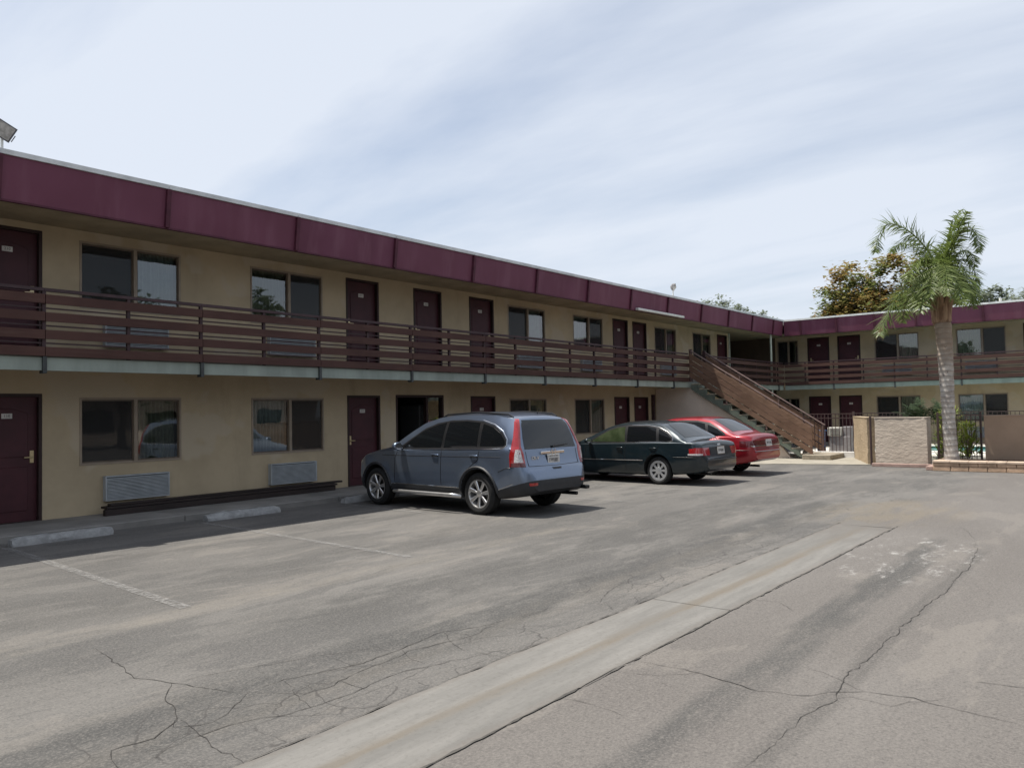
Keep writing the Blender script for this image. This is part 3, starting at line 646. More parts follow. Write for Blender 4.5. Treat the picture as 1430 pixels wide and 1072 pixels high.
# posts holding the corner, ceiling lamp bowls, strip lamp under the fascia, dark strip for a gap
for z0, z1 in ((2.73, 4.86), (.1, 2.42)): MB().tube([(34.06, 12.62, z0), (34.06, 12.62, z1)], .045, 10).build('corner_post', 'post_pale', B, smooth=True)
for x in (13.0, 22.2, 4.0):
    MB().lathe([(2.558, .0), (2.558, .17), (2.52, .165), (2.47, .10), (2.455, 0)], 16, 'Z', (x, 13.0, 0)).build('ceiling_lamp', 'lamp_grey', B, smooth=True)
MB().box(22.1, 25.3, 12.36, 12.47, 4.80, 4.875).build('strip_lamp', 'lamp_white', B, bevel=.012)
MB().box(25.60, 25.72, 13.80, 13.895, .1, 2.2).build('dark_gap_strip', 'rail_steel', B)  # dark bar added in place of the narrow dark opening here
for (x, y, h, r) in ((38, 4.5, .55, .05), (38.5, 4.0, .35, .09), (37, 11.5, .3, .05), (38, 9.0, .3, .06)):
    MB().tube([(x, y, 5.39), (x, y, 5.4+h)], r, 8).build('roof_vent', 'lamp_white', B, smooth=True)

# ------------------------------------------------------------------ staircase, perpendicular to the long wing
ST = thing('staircase', (26.35, 10.4, 0), 'outdoor stair with brown plank sides and green steel stringers rising to the balcony', 'staircase')
Y0, Y1, Z1, NS = 12.42, 8.42, 2.73, 15
rise = Z1/NS; run = (Y0-Y1)/(NS-1)
ang = math.atan2(rise, run)
def stringer(x0, x1):
    pts = []
    for i in range(NS-1):      # sawtooth top, from the top down
        y = Y0-i*run; z = Z1-(i+1)*rise
        pts += [(y, z-.045), (y-run, z-.045)]
    low = [(Y1-.02, .02), (Y1+.20, .02)] + [(Y0, Z1-rise-.20)]
    MB().prism(pts+low, x0, x1, lambda p, q, t: (t, p, q)).build('stringer', 'stringer_paint', ST)
stringer(SX0-.03, SX0+.03); stringer(SX1-.03, SX1+.03)
for i in range(NS-1):
    y = Y0-i*run; z = Z1-(i+1)*rise
    MB().box(SX0-.024, SX1+.024, y-run-.03, y-.005, z-.043, z).build('tread', 'tread_concrete', ST, bevel=.006)
tz = lambda y: Z1+(y-Y0)*rise/run          # nosing line
for x, sgn in ((SX0, -1), (SX1, 1)):
    for kz in range(4):
        b0 = .045+kz*.215; b1 = b0+.19; j = random.gauss(0, .008)
        p = [(Y1-.12, tz(Y1-.12)+b0+j), (Y0+.02, tz(Y0+.02)+b0), (Y0+.02, tz(Y0+.02)+b1), (Y1-.12, tz(Y1-.12)+b1+j)]
        xa = x+sgn*.055; MB().prism(p, xa-.018, xa+.018, lambda p_, q_, t: (t, p_, q_)).build('side_board', 'stair_wood', ST)
    MB().tube([(x+sgn*.02, Y1-.16, tz(Y1-.16)+.97), (x+sgn*.02, Y0+.03, tz(Y0+.03)+.97)], .028, 8).build('handrail', 'handrail_steel', ST, smooth=True)
    for y in (Y1-.08, Y1+1.35, Y1+2.7, Y0-.02):
        zb = tz(y)-.1 if y > Y1 else .0
        MB().box(x+sgn*.036-.024, x+sgn*.036-.024+.04, y-.022, y+.022, max(zb, .16), tz(y)+.955).build('railing_post', 'handrail_steel', ST)
    MB().box(x-.03, x+.03, Y0-.05, Y0+.05, 2.62, 3.75).build('newel_post', 'rail_steel', ST)
MB().box(SX0-.35, SX1+.2, Y1-.75, Y1+.12, 0, .165).build('bottom_step', 'tread_concrete', ST, bevel=.02)
# enclosing wall below the stair
def under(y): return tz(y)-.40
SW = MB().prism([(13.88, .02), (13.88, 2.41), (12.45, 2.41), (12.40, min(2.41, under(12.3))), (9.35, under(9.35)), (9.05, .02)], 25.93, 26.08, lambda p, q, t: (t, p, q)).build('stair_wall', 'stucco_pale')
tag(SW, 'plain pinkish stucco wall closing the space below the outdoor stair', 'wall')

# ------------------------------------------------------------------ small things at the wing
def wheel_stop(x0, x1, y, lab, seed):
    rnd = random.Random(seed); m = MB(); n = 12; rings = []
    for i in range(n+1):
        x = x0+(x1-x0)*i/n; e = min(i, n-i); k_ = (.80, .98, 1)[min(e, 2)]
        w = .08*k_+.015; h = .115*k_
        prof = [(-w, 0), (-w*.96, h*.40), (-w*.62, h*.98), (0, h), (w*.62, h*.98), (w*.96, h*.40), (w, 0)]
        rings.append([(x+rnd.gauss(0, .004), y+p+rnd.gauss(0, .004), max(0, q+rnd.gauss(0, .005) if q else 0)) for p, q in prof])
    vs = [p for r_ in rings for p in r_]; k_ = 7
    fs = [(i*k_+j, (i+1)*k_+j, (i+1)*k_+j+1, i*k_+j+1) for i in range(n) for j in range(k_-1)]+[tuple(range(k_)), tuple(range(n*k_, n*k_+k_))[::-1]]
    tag(m.add(vs, fs).build('wheel_stop', 'wheelstop', smooth=True, angle=28), lab, 'wheel stop', 'concrete wheel stops at the bay heads')
wheel_stop(4.28, 5.62, 12.05, 'worn concrete wheel stop in front of the panelled maroon door', 1)
wheel_stop(7.16, 8.56, 12.1, 'pale concrete wheel stop below the second grille, beside the dark lumber', 2)
wheel_stop(10.05, 11.45, 12.12, 'concrete wheel stop in shade under the nose of the blue crossover', 3)
wheel_stop(16.2, 17.6, 12.12, 'concrete wheel stop in shade under the nose of the dark sedan', 4)
wheel_stop(19.0, 20.4, 12.12, 'concrete wheel stop in shade under the nose of the red sedan', 5)
def lumber(x0, x1, y0, y1, z0, z1, sk, lab):
    m = MB(); m.hexa([(x0, y0, z0), (x1, y0+sk, z0), (x1, y1+sk, z0), (x0, y1, z0), (x0, y0, z1), (x1, y0+sk, z1), (x1, y1+sk, z1), (x0, y1, z1)])
    tag(m.build('lumber_board', 'lumber_dark', bevel=.005), lab, 'lumber', 'dark boards piled by the wall')
lumber(6.18, 11.02, 13.44, 13.53, .10, .20, .10, 'dark brown board forming the front bottom of the lumber pile by the wall')
lumber(6.26, 10.95, 13.56, 13.66, .10, .204, .06, 'dark brown board at the back bottom of the lumber pile by the wall')
lumber(6.22, 11.05, 13.46, 13.70, .207, .245, .05, 'wide dark board lying flat in the middle of the lumber pile')
lumber(6.3, 11.25, 13.52, 13.64, .248, .285, .07, 'longest thin dark board lying on top of the lumber pile')
def floodlight(p, tgt, s, lab):
    t = thing('floodlight', p, lab, 'floodlight', 'floodlights on the roof edge'); p = Vector(p)
    d = (Vector(tgt)).normalized(); a = d.cross(Vector((0, 0, 1))).normalized(); b = a.cross(d)
    rl = R(28 if s > 1 else 0); a, b = a*math.cos(rl)+b*math.sin(rl), b*math.cos(rl)-a*math.sin(rl)
    c = p+Vector((0, 0, .40 if s > 1.1 else .60))
    MB().tube([p, c], .02, 8).build('pole', 'lamp_white', t, smooth=True)
    w, h, dp = .13*s, .10*s, .06
    MB().hexa([c+d*k_+i*a*w*f+j*b*h*f for k_, f in ((-dp, .6), (dp, 1)) for i, j in ((-1, -1), (1, -1), (1, 1), (-1, 1))]).build('housing', 'lamp_grey', t)
    MB().obox(c+d*(dp+.004), a*w*.86, b*h*.84, d*.004).build('lens', 'lamp_glass', t)
    for sg in (-1, 1): MB().obox(c+sg*a*w*1.04+d*.0-Vector((0, 0, .03)), a*.006, b*.05, d*.02).build('yoke', 'lamp_grey', t)
floodlight((4.33, 12.52, 5.40), (-.25, -.95, -.22), 1.15, 'square floodlight on the roof edge above the panelled door, tilted down')
floodlight((25.75, 13.0, 5.40), (.1, -.9, -.45), 1.05, 'small floodlight on a white pole on the roof near the stair')

# ------------------------------------------------------------------ cars
def smooth_tab(tab, y, sig=.035):
    ys = np.array([t[0] for t in tab]); zs = np.array([t[1] for t in tab]); o = np.argsort(ys, kind='stable'); ys, zs = ys[o], zs[o]
    g = np.linspace(-2.2, 2.2, 23)*sig; w = np.exp(-.5*(g/sig)**2); w /= w.sum()
    return sum(wi*np.interp(y+gi, ys, zs) for wi, gi in zip(w, g))
class Car:
    def __init__(s, P): s.P = P
    def shell(s):
        P = s.P; y0, y1 = P['y0'], P['y1']
        fine = np.linspace(y0, y1, 1500); zt = smooth_tab(P['top'], fine, P.get('sig', .035))
        L = np.concatenate([[0], np.cumsum(np.hypot(np.diff(fine), np.diff(zt)*1.3))]); n = P.get('n', 120)
        ys = np.interp(np.linspace(0, L[-1], n), L, fine)
        top = smooth_tab(P['top'], ys, P.get('sig', .035)); bot = smooth_tab(P['bot'], ys); pl = smooth_tab(P['plan'], ys, .03); be = smooth_tab(P['belt'], ys, .06)
        rings = []; nb, ns, ng, nr = 3, 12, 9, 8
        for y, zt, zb, w, b in zip(ys, top, bot, pl, be):
            b = min(b, zt-.03); b = max(b, zb+.12); zt = max(zt, b+.02); gh = zt-b
            wr = w-(.045+P['k']*gh); crown = min(P['crown'], gh*.75); half = []
            for i in range(nb): half.append((w*(.0, .5, .86)[i], zb))
            zm = zb+.52*(b-zb)
            for i in range(ns):
                t = (i/(ns-1)); z = zb+.02+(b-.01-zb-.02)*t
                x = w-(.07*((zm-z)/(zm-zb))**2.2 if z < zm else .028*((z-zm)/(b-zm))**2)
                if t < .08: x -= .025
                for ya in (0, P['wb']):
                    r_ = math.hypot(y-ya, z-P['rt']); x += P.get('flare', .02)*math.exp(-((r_-P['arch']-.02)/.07)**2)*(1 if z > .2 else 0)
                half.append((x, z))
            xs = w-.05
            for i in range(ng):
                t = (i+.4)/(ng-.6+.001); z = b+.004+(gh-crown-.004)*min(t, 1); half.append((xs+(wr-xs)*min(t, 1)+P.get('bow', .022)*math.sin(math.pi*min(t, 1))*min(1, gh/.3), z))
            for i in range(1, nr+1):
                t = 1-i/nr; x = wr*t; half.append((x, zt-crown*abs(t)**2.6))
            rings.append([(-x, y, z) for x, z in half]+[(x, y, z) for x, z in half[::-1][1:]][:-1])
        k_ = len(rings[0]); vs = [p for r_ in rings for p in r_]; fs = []
        for i in range(n-1):
            for j in range(k_): fs.append((i*k_+j, i*k_+(j+1) % k_, (i+1)*k_+(j+1) % k_, (i+1)*k_+j))
        fs += [tuple(range(k_)), tuple(range((n-1)*k_, n*k_))[::-1]]
        me = MB().add(vs, fs).mesh(recalc=True)
        o = bpy.data.objects.new('tmp', me); COL.objects.link(o)
        me.materials.append(MATS[P['paint']]); me.materials.append(MATS['wheel_well']); me.materials.append(MATS[P.get('clad', 'cladding')])
        cut = MB()
        for ya in (0, P['wb']):
            for sg in (-1, 1):
                a, b = sorted((sg*.52, sg*1.2)); r_ = P['arch']
                cut.add([(x, ya+r_*math.cos(t), P['rt']+.01+r_*math.sin(t)) for x in (a, b) for t in [2*math.pi*i/40 for i in range(40)]],
                        [tuple(range(40)), tuple(range(40, 80))[::-1]]+[(i, (i+1) % 40, 40+(i+1) % 40, 40+i) for i in range(40)])
        cme = cut.mesh(recalc=True); cme.materials.append(MATS['wheel_well']); c = bpy.data.objects.new('cut', cme); COL.objects.link(c)
        md = o.modifiers.new('b', 'BOOLEAN'); md.operation = 'DIFFERENCE'; md.object = c; md.solver = 'EXACT'
        try: md.material_mode = 'TRANSFER'
        except Exception: pass
        dg = bpy.context.evaluated_depsgraph_get(); m2 = bpy.data.meshes.new_from_object(o.evaluated_get(dg))
        bpy.data.objects.remove(o); bpy.data.objects.remove(c)
        bm = bmesh.new(); bm.from_mesh(m2)
        def bis(co, no, sel): bmesh.ops.bisect_plane(bm, geom=[f for f in bm.faces if sel(f.calc_center_median())]+[e for e in bm.edges if sel((e.verts[0].co+e.verts[1].co)/2)]+[v for v in bm.verts if sel(v.co)], dist=1e-5, plane_co=co, plane_no=no)
        wi = [i for i, m in enumerate(m2.materials) if m and m.name == 'wheel_well'][0]
        for zc, (ya, yb), slope in P.get('cladz', []):
            bis(Vector((0, ya, zc)), Vector((0, -slope, 1)), lambda q: ya-1e-4 <= q.y <= yb+1e-4)
        ci = 2
        for f in bm.faces:
            q = f.calc_center_median(); f.smooth = True
            if abs(q.x) < .60 and q.z < P['rt']+P['arch'] and f.material_index == wi: continue
            if f.material_index == wi: continue
            for zc, (ya, yb), slope in P.get('cladz', []):
                if ya-1e-4 <= q.y <= yb+1e-4 and q.z < zc+(q.y-ya)*slope: f.material_index = ci
        for e in bm.edges: e.smooth = len(e.link_faces) == 2 and e.calc_face_angle(0) < R(32)
        s.bvh = BVHTree.FromBMesh(bm)
        bm.to_mesh(m2); bm.free(); s.m2 = m2; s.pi = 0; s.wi = wi; s.ci = ci
        return m2
    def split(s, root):
        jobs = [('body', 0, None), ('lower_cladding', s.ci, None)]+[('wheel_well', s.wi, (a, b)) for a in (-1, 1) for b in (-1, 1)]
        for nm, idx, qd in jobs:
            bm = bmesh.new(); bm.from_mesh(s.m2); bad = []
            for f in bm.faces:
                q = f.calc_center_median()
                if f.material_index != idx or (qd and (q.x*qd[0] < 0 or (q.y-1.3)*qd[1] < 0)): bad.append(f)
            bmesh.ops.delete(bm, geom=bad, context='FACES')
            if not bm.faces: bm.free(); continue
            me = bpy.data.meshes.new('m'); bm.to_mesh(me); bm.free()
            for p in me.polygons: p.material_index = 0
            mat = {0: s.P['paint'], s.wi: 'wheel_well', s.ci: s.P.get('clad', 'cladding')}[idx]
            link(nm, me, mat, root)
    def cast(s, p, d):
        d = Vector(d).normalized(); h = s.bvh.ray_cast(Vector(p)-d*3, d); return h[0]
    def panel(s, pts, d, name, mat, root, off=.004, step=.05, mirror=False, rim=True, smoothk=0):
        """lay a thin panel with the given 3-D outline on the shell, looking along d"""
        d = Vector(d).normalized(); u = d.cross(Vector((0, 0, 1)))
        if u.length < .2: u = Vector((1, 0, 0))
        u.normalize(); v = u.cross(d).normalized()
        P2 = [Vector((Vector(p).dot(u), Vector(p).dot(v))) for p in pts]
        b = []
        for a, c in zip(P2, P2[1:]+P2[:1]):
            n = max(1, int((c-a).length/step)); b += [a.lerp(c, i/n) for i in range(n)]
        n0 = len(b); xs = [p.x for p in b]; ys = [p.y for p in b]
        def ins(p):
            r = False
            for i in range(n0):
                a, c = b[i], b[i-1]
                if (a.y > p.y) != (c.y > p.y) and p.x < (c.x-a.x)*(p.y-a.y)/(c.y-a.y)+a.x: r = not r
            return r
        inner = []
        x = min(xs)+step*.5
        while x < max(xs):
            y = min(ys)+step*.5
            while y < max(ys):
                q = Vector((x, y))
                if ins(q) and min((q-e).length for e in b) > step*.45: inner.append(q)
                y += step
            x += step
        r = delaunay_2d_cdt(b+inner, [], [list(range(n0))], 1, 1e-5)
        V = []
        base = sum((Vector(p).dot(d) for p in pts))/len(pts)
        for q in r[0]:
            p = u*q.x+v*q.y+d*base; h = s.cast(p, d); V.append((h if h is not None else p)-d*off)
        fs = [tuple(f) for f in r[2]]
        if rim:   # thin skirt so that the panel has an edge
            nb_ = len(V); bd = {}
            for f in fs:
                for a, c in zip(f, f[1:]+f[:1]): bd[(a, c)] = bd.get((a, c), 0)+1
            ed = [e for e in bd if (e[1], e[0]) not in bd]; mp_ = {}
            for a, c in ed:
                for w in (a, c):
                    if w not in mp_: mp_[w] = len(V); V.append(V[w]+d*(off+.004))
            fs += [(c, a, mp_[a], mp_[c]) for a, c in ed]
        out_ = []
        for sg in ((1, -1) if mirror else (1,)):
            me = bpy.data.meshes.new('m'); me.from_pydata([(q.x*sg, q.y, q.z) for q in V], [], fs)
            bm = bmesh.new(); bm.from_mesh(me); bmesh.ops.recalc_face_normals(bm, faces=bm.faces)
            dd = Vector((d.x*sg, d.y, d.z))
            if sum(f.normal.dot(dd)*f.calc_area() for f in bm.faces) > 0: bmesh.ops.reverse_faces(bm, faces=bm.faces)
            for f in bm.faces: f.smooth = True
            for e in bm.edges: e.smooth = len(e.link_faces) == 2 and e.calc_face_angle(0) < R(30)
            bm.to_mesh(me); bm.free(); out_.append(link(name, me, mat, root))
        return out_
    def strip(s, pts, d, r, name, mat, root, mirror=False, off=0., n=6, step=.06):
        d = Vector(d).normalized(); path = []
        for a, c in zip(pts, pts[1:]):
            a, c = Vector(a), Vector(c); k_ = max(1, int((c-a).length/step)); path += [a.lerp(c, i/k_) for i in range(k_)]
        path.append(Vector(pts[-1])); Q = []
        for p in path:
            h = s.cast(p, d)
            if h is not None: Q.append(h-d*off)
        for sg in ((1, -1) if mirror else (1,)):
            MB().tube([(q.x*sg, q.y, q.z) for q in Q], r, n).build(name, mat, root, smooth=True)
def wheel(root, x, y, r, w, sg, kind, rimr):
    """sg: -1 outer face towards -X"""
    t = MB().lathe([(-w/2+.01, rimr), (-w/2, rimr+.02), (-w/2-.006, (r+rimr)/2), (-w/2+.012, r-.02), (-w/2+.04, r), (w/2-.04, r), (w/2-.012, r-.02), (w/2+.006, (r+rimr)/2), (w/2, rimr+.02), (w/2-.01, rimr)], 48, 'X', (x, y, r)).build('wheel', 'rubber', root, smooth=True)
    fx = x+sg*(w/2-.012); I = -sg    # outer face position, inward direction
    if kind == 'alloy':
        m = MB().lathe([(fx+I*.10, rimr-.03), (fx+I*.02, rimr-.025), (fx-I*.004, rimr-.012), (fx-I*.004, rimr+.004), (fx+I*.01, rimr+.008)], 48, 'X', (0, y, r)).build('rim', 'alloy', t, smooth=True)
        MB().lathe([(fx+I*.09, 0), (fx+I*.09, rimr-.02)], 32, 'X', (0, y, r)).build('brake_disc', 'black_trim', t)
        for i in range(7):
            a = 2*math.pi*i/7+.3; ca, sa = math.cos(a), math.sin(a); e = Vector((0, ca, sa)); f = Vector((0, -sa, ca)); X_ = Vector((I, 0, 0)); c0 = Vector((fx, y, r))
            p = []
            for rad, hw, dep in ((.045, .020, .018), (rimr-.014, .036, .0)):
                for q in (-1, 1): p.append(c0+e*rad+f*q*hw+X_*(dep+.012))
                for q in (1, -1): p.append(c0+e*rad+f*q*hw*.62+X_*dep)
            MB().add(p, [(0, 1, 5, 4), (1, 2, 6, 5), (2, 3, 7, 6), (3, 0, 4, 7), (0, 3, 2, 1), (4, 5, 6, 7)]).build('spoke', 'alloy', t)
        MB().lathe([(fx+I*.03, .062), (fx+I*.012, .056), (fx+I*.006, .035), (fx+I*.004, 0)], 20, 'X', (0, y, r)).build('hub_cap', 'alloy', t, smooth=True)
    else:
        MB().lathe([(fx+I*.05, 0), (fx+I*.05, rimr-.02)], 32, 'X', (0, y, r)).build('rim_back', 'black_trim', t)
        m = MB()
        m.lathe([(fx+I*.03, rimr-.05), (fx+I*.0, rimr-.045), (fx-I*.006, rimr-.02), (fx-I*.004, rimr+.004), (fx+I*.012, rimr+.008)], 40, 'X', (0, y, r))
        m.lathe([(fx+I*.02, .085), (fx+I*.002, .08), (fx-I*.004, .05), (fx-I*.006, 0)], 24, 'X', (0, y, r)); nsp = 8
        for i in range(nsp):
            a = 2*math.pi*i/nsp; ca, sa = math.cos(a), math.sin(a); e = Vector((0, ca, sa)); f = Vector((0, -sa, ca)); X_ = Vector((I, 0, 0)); c0 = Vector((fx, y, r)); p = []
            for rad, hw, dep in ((.07, .022, .004), (rimr-.03, .034, .002)):
                for q in (-1, 1): p.append(c0+e*rad+f*q*hw+X_*(dep+.02))
                for q in (1, -1): p.append(c0+e*rad+f*q*hw*.8+X_*dep)
            m.add(p, [(0, 1, 5, 4), (1, 2, 6, 5), (2, 3, 7, 6), (3, 0, 4, 7), (0, 3, 2, 1), (4, 5, 6, 7)])
        m.build('hubcap', 'hubcap', t, smooth=True)
def plate(root, x, y, z, tilt, rows, w=.305, h=.155):
    m = MB().obox((0, 0, 0), (w/2, 0, 0), (0, .003, 0), (0, 0, h/2)).build('licence_plate', 'plate_white', root); m.location = (x, y, z); m.rotation_euler = (tilt, 0, 0)
    MB().box(-w/2-.01, w/2+.01, -.001, .006, -h/2-.01, -h/2).box(-w/2-.01, w/2+.01, -.001, .006, h/2, h/2+.01).build('plate_frame', 'chrome', m)
    for cnt, dz, sz in rows:      # characters too small to read in the photograph: a row of dark strokes
        b = MB(); rd = random.Random(cnt*7+int(x*10)); st = .25/cnt
        for q in range(cnt):
            x_ = -.125+st*(q+.5); b.box(x_-st*.28, x_-st*.12, -.0055, -.0035, dz-sz*.42, dz+sz*.42).box(x_-st*.11, x_+st*.3, -.0055, -.0035, dz+sz*(.42-rd.choice((.16, .5, .84))), dz+sz*(.42-rd.choice((0., .0, .02))))
        b.build('plate_characters', 'ink', m, kind='stuff')
def car_root(name, loc, rz, label, sc=1):
    o = bpy.data.objects.new(name, None); COL.objects.link(o); o.location = loc; o.rotation_euler = (0, 0, rz); o.scale = (sc, sc, sc); return tag(o, label, 'car', 'cars parked nose-in at the long wing')
def handles(c, root, ys, z, mat):
    for y in ys:
        h = c.cast((-.9, y, z), (1, 0, 0))
        for sg in (1, -1):
            x = h.x*sg; q = -1 if sg > 0 else 1
            b = MB().obox((x-.0*q, y, z), (.003, 0, 0), (0, .075, 0), (0, 0, .026)).build('handle_recess', 'black_trim', root)
            MB().tube([(x+q*.004, y+.085, z+.012), (x+q*.03, y+.06, z+.014), (x+q*.032, y-.05, z+.012), (x+q*.004, y-.085, z+.008)], [.011, .014, .014, .011], 8).build('door_handle', mat, root, smooth=True)
def mirror_(root, c, y, z, mat, s=1.0):
    h = c.cast((-.9, y, z), (1, 0, 0))
    for sg in (1, -1):
        x = h.x*sg; q = -1 if sg > 0 else 1
        m = MB(); n = 8; rings = []
        for i, (yy, f) in enumerate(((-.045, .86), (-.03, 1.0), (.02, .98), (.07, .75), (.10, .35))):
            rings.append([(x+q*(.145*s+.105*s*f*math.cos(t)), y+yy*s, z+.03+.075*s*f*math.sin(t)) for t in [2*math.pi*j/12 for j in range(12)]])
        vs = [p for r_ in rings for p in r_]; fs = [(i*12+j, i*12+(j+1) % 12, (i+1)*12+(j+1) % 12, (i+1)*12+j) for i in range(4) for j in range(12)]+[tuple(range(12)), tuple(range(48, 60))]
        o = m.add(vs, fs).build('side_mirror', mat, root, smooth=True, angle=50)
        MB().lathe([(0, 0), (0, 1)], 12, 'Z').build('mirror_glass', 'chrome', o).matrix_local = Matrix.Translation((x+q*.145*s, y-.0475*s, z+.03)) @ Matrix.Diagonal((.085*s, 1, .058*s, 1)) @ Matrix.Rotation(R(90), 4, 'X')
        MB().tube([(x-q*.01, y+.03, z-.01), (x+q*.09*s, y+.02, z+.01)], .025, 8).build('mirror_stalk', 'black_trim', o, smooth=True)

def suv():
    P = dict(y0=-1.0, y1=3.46, wb=2.66, rt=.345, arch=.40, k=.36, crown=.055, paint='paint_blue', n=150, flare=.028, sig=.03,
      top=[(3.46, .50), (3.43, .72), (3.35, .86), (3.15, .96), (2.7, 1.06), (2.28, 1.13), (1.9, 1.36), (1.5, 1.56), (1.15, 1.645), (.8, 1.675), (.3, 1.685), (-.15, 1.67), (-.45, 1.635), (-.62, 1.595), (-.675, 1.55), (-.74, 1.36), (-.80, 1.17), (-.835, 1.04), (-.855, .86), (-.875, .80), (-.93, .785), (-.975, .74), (-.99, .62), (-1.0, .52)],
      bot=[(3.46, .42), (3.38, .30), (3.2, .24), (2.0, .245), (0.5, .25), (-.5, .28), (-.8, .32), (-.95, .37), (-1.0, .42)],
      plan=[(3.46, .50), (3.41, .66), (3.29, .79), (3.05, .872), (2.6, .90), (1.6, .905), (.5, .905), (-.3, .90), (-.55, .885), (-.72, .855), (-.84, .81), (-.93, .755), (-.98, .68), (-1.0, .58)],
      belt=[(3.5, .72), (3.0, .93), (2.3, 1.02), (1.5, 1.045), (.5, 1.07), (-.2, 1.09), (-.6, 1.10), (-1, 1.08)],
      cladz=[(.42, (-.42, 3.6), 0.0), (.585, (-1.01, -.42), -.28)])
    c = Car(P); c.shell(); r = car_root('crossover_car', (10.90, 8.60, 0), R(-4), 'light blue crossover with alloy wheels, running boards and tall red tail lamps', 1.005)
    c.split(r); L = lambda l: [(-.9, y, z) for y, z in l]; dx = (1, 0, 0)
    full = [(2.05, 1.055), (1.75, 1.24), (1.45, 1.41), (1.15, 1.505), (.8, 1.55), (.4, 1.555), (.05, 1.53), (-.25, 1.455), (-.45, 1.35), (-.56, 1.23), (-.575, 1.15), (-.53, 1.105), (-.4, 1.095), (.5, 1.07), (1.4, 1.055)]
    c.panel(L(full), dx, 'window_surround', 'black_trim', r, .003, mirror=True)
    c.panel(L([(1.93, 1.085), (1.70, 1.235), (1.42, 1.39), (1.12, 1.48), (.93, 1.51), (.93, 1.085)]), dx, 'front_door_window', 'car_glass_dark', r, .006, mirror=True)
    c.panel(L([(.86, 1.085), (.86, 1.518), (.45, 1.53), (.10, 1.505), (.06, 1.10)]), dx, 'rear_door_window', 'car_glass_dark', r, .006, mirror=True)
    c.panel(L([(-.01, 1.11), (.02, 1.49), (-.24, 1.425), (-.43, 1.32), (-.53, 1.215), (-.545, 1.16), (-.51, 1.13), (-.4, 1.12)]), dx, 'quarter_window', 'car_glass_dark', r, .006, mirror=True)
    c.strip(L([(2.05, 1.045), (1.4, 1.043), (.5, 1.058), (-.4, 1.083), (-.53, 1.093), (-.585, 1.14), (-.575, 1.24), (-.46, 1.365), (-.25, 1.472), (.05, 1.545)]), dx, .007, 'window_trim', 'chrome', r, mirror=True)
    # windscreen and rear window
    c.panel([(-.62, 2.2, 1.12), (.62, 2.2, 1.12), (.52, 1.5, 1.55), (.3, 1.4, 1.6), (-.3, 1.4, 1.6), (-.52, 1.5, 1.55)], (0, -.7, -.7), 'windscreen', 'car_glass', r, .004, .07)
    c.panel([(-.655, -.8, 1.07), (.655, -.8, 1.07), (.635, -.75, 1.25), (.58, -.7, 1.46), (.53, -.68, 1.54), (-.53, -.68, 1.54), (-.58, -.7, 1.46), (-.635, -.75, 1.25)], (0, 1, 0), 'rear_window', 'car_glass', r, .004)
    dg = (.72, .69, 0)
    la = [(-.83, -.645, .80), (-.83, -.64, .98), (-.785, -.645, 1.12), (-.735, -.645, 1.27), (-.68, -.62, 1.43), (-.625, -.58, 1.56), (-.575, -.64, 1.56), (-.62, -.70, 1.42), (-.665, -.74, 1.25), (-.69, -.77, 1.12), (-.665, -.80, 1.02), (-.645, -.83, .80)]
    c.panel(la, dg, 'tail_lamp', 'lamp_red', r, .012, .035, mirror=True)
    lb = [(-.765, -.68, .87), (-.75, -.68, 1.0), (-.735, -.69, 1.075), (-.69, -.75, 1.07), (-.675, -.79, .9), (-.67, -.8, .87)]
    c.panel(lb, dg, 'reversing_lamp', 'lamp_clear', r, .016, .03, mirror=True)
    c.panel([(-.80, -.63, .80), (-.80, -.64, .86), (-.65, -.81, .86), (-.645, -.83, .80)], dg, 'lower_lamp', 'lamp_deep_red', r, .015, .03, mirror=True)
    # tailgate details
    dy = (0, 1, 0)
    c.strip([(-.635, -1, .80), (-.645, -1, 1.04)], dy, .005, 'panel_gap', 'black_trim', r, mirror=True)
    c.strip([(-.635, -1, .802), (0, -1, .79), (.635, -1, .802)], dy, .005, 'panel_gap', 'black_trim', r)
    h = c.cast((0, -1, 1.0), dy)
    MB().obox((0, h.y-.014, 1.0), (.30, 0, 0), (0, .016, 0), (0, 0, .024)).build('chrome_garnish', 'chrome', r, bevel=.008)
    e = MB(); e.box(-.048, -.03, 0, .01, -.05, .05).box(.03, .048, 0, .01, -.05, .05).box(-.03, .03, .001, .009, -.009, .009); eo = e.build('emblem', 'chrome', r); eo.location = (0, h.y-.042, 1.005)
    h2 = c.cast((0, -1, .885), dy); plate(r, 0, h2.y-.012, .885, R(-4), [(7, -.008, .072), (10, .057, .02)])
    h3 = c.cast((-.47, -1, .93), dy); t = link('badge', text_mesh('CR-V', .075, .003, True), 'chrome', r); t.location = (-.45, h3.y-.012, .925); t.rotation_euler = (R(90), 0, R(-5))
    h4 = c.cast((0, -1, 1.10), dy)
    MB().tube([(.05, h4.y-.03, 1.09), (.05, h4.y-.045, 1.105), (.40, h4.y-.035, 1.125)], [.022, .018, .010], 8).build('rear_wiper', 'black_trim', r, smooth=True)
    c.panel([(-.12, -1, .765), (.12, -1, .765), (.1, -1, .735), (-.1, -1, .735)], dy, 'tailgate_latch', 'black_trim', r, .004, .03)
    # bumper reflectors, exhaust, tow bar
    for sg in (-1, 1): c.panel([(sg*.64-.09, -1, .545), (sg*.64+.09, -1, .545), (sg*.64+.08, -1, .50), (sg*.64-.08, -1, .50)], (0 if sg > 0 else .35, 1, 0), 'bumper_reflector', 'lamp_red', r, .005, .03)
    MB().tube([(.42, -.5, .30), (.42, -1.02, .30)], .03, 12).build('exhaust_pipe', 'black_trim', r, smooth=True)
    MB().box(.60, .70, -1.08, -.8, .36, .42).build('tow_step', 'black_trim', r, bevel=.01)
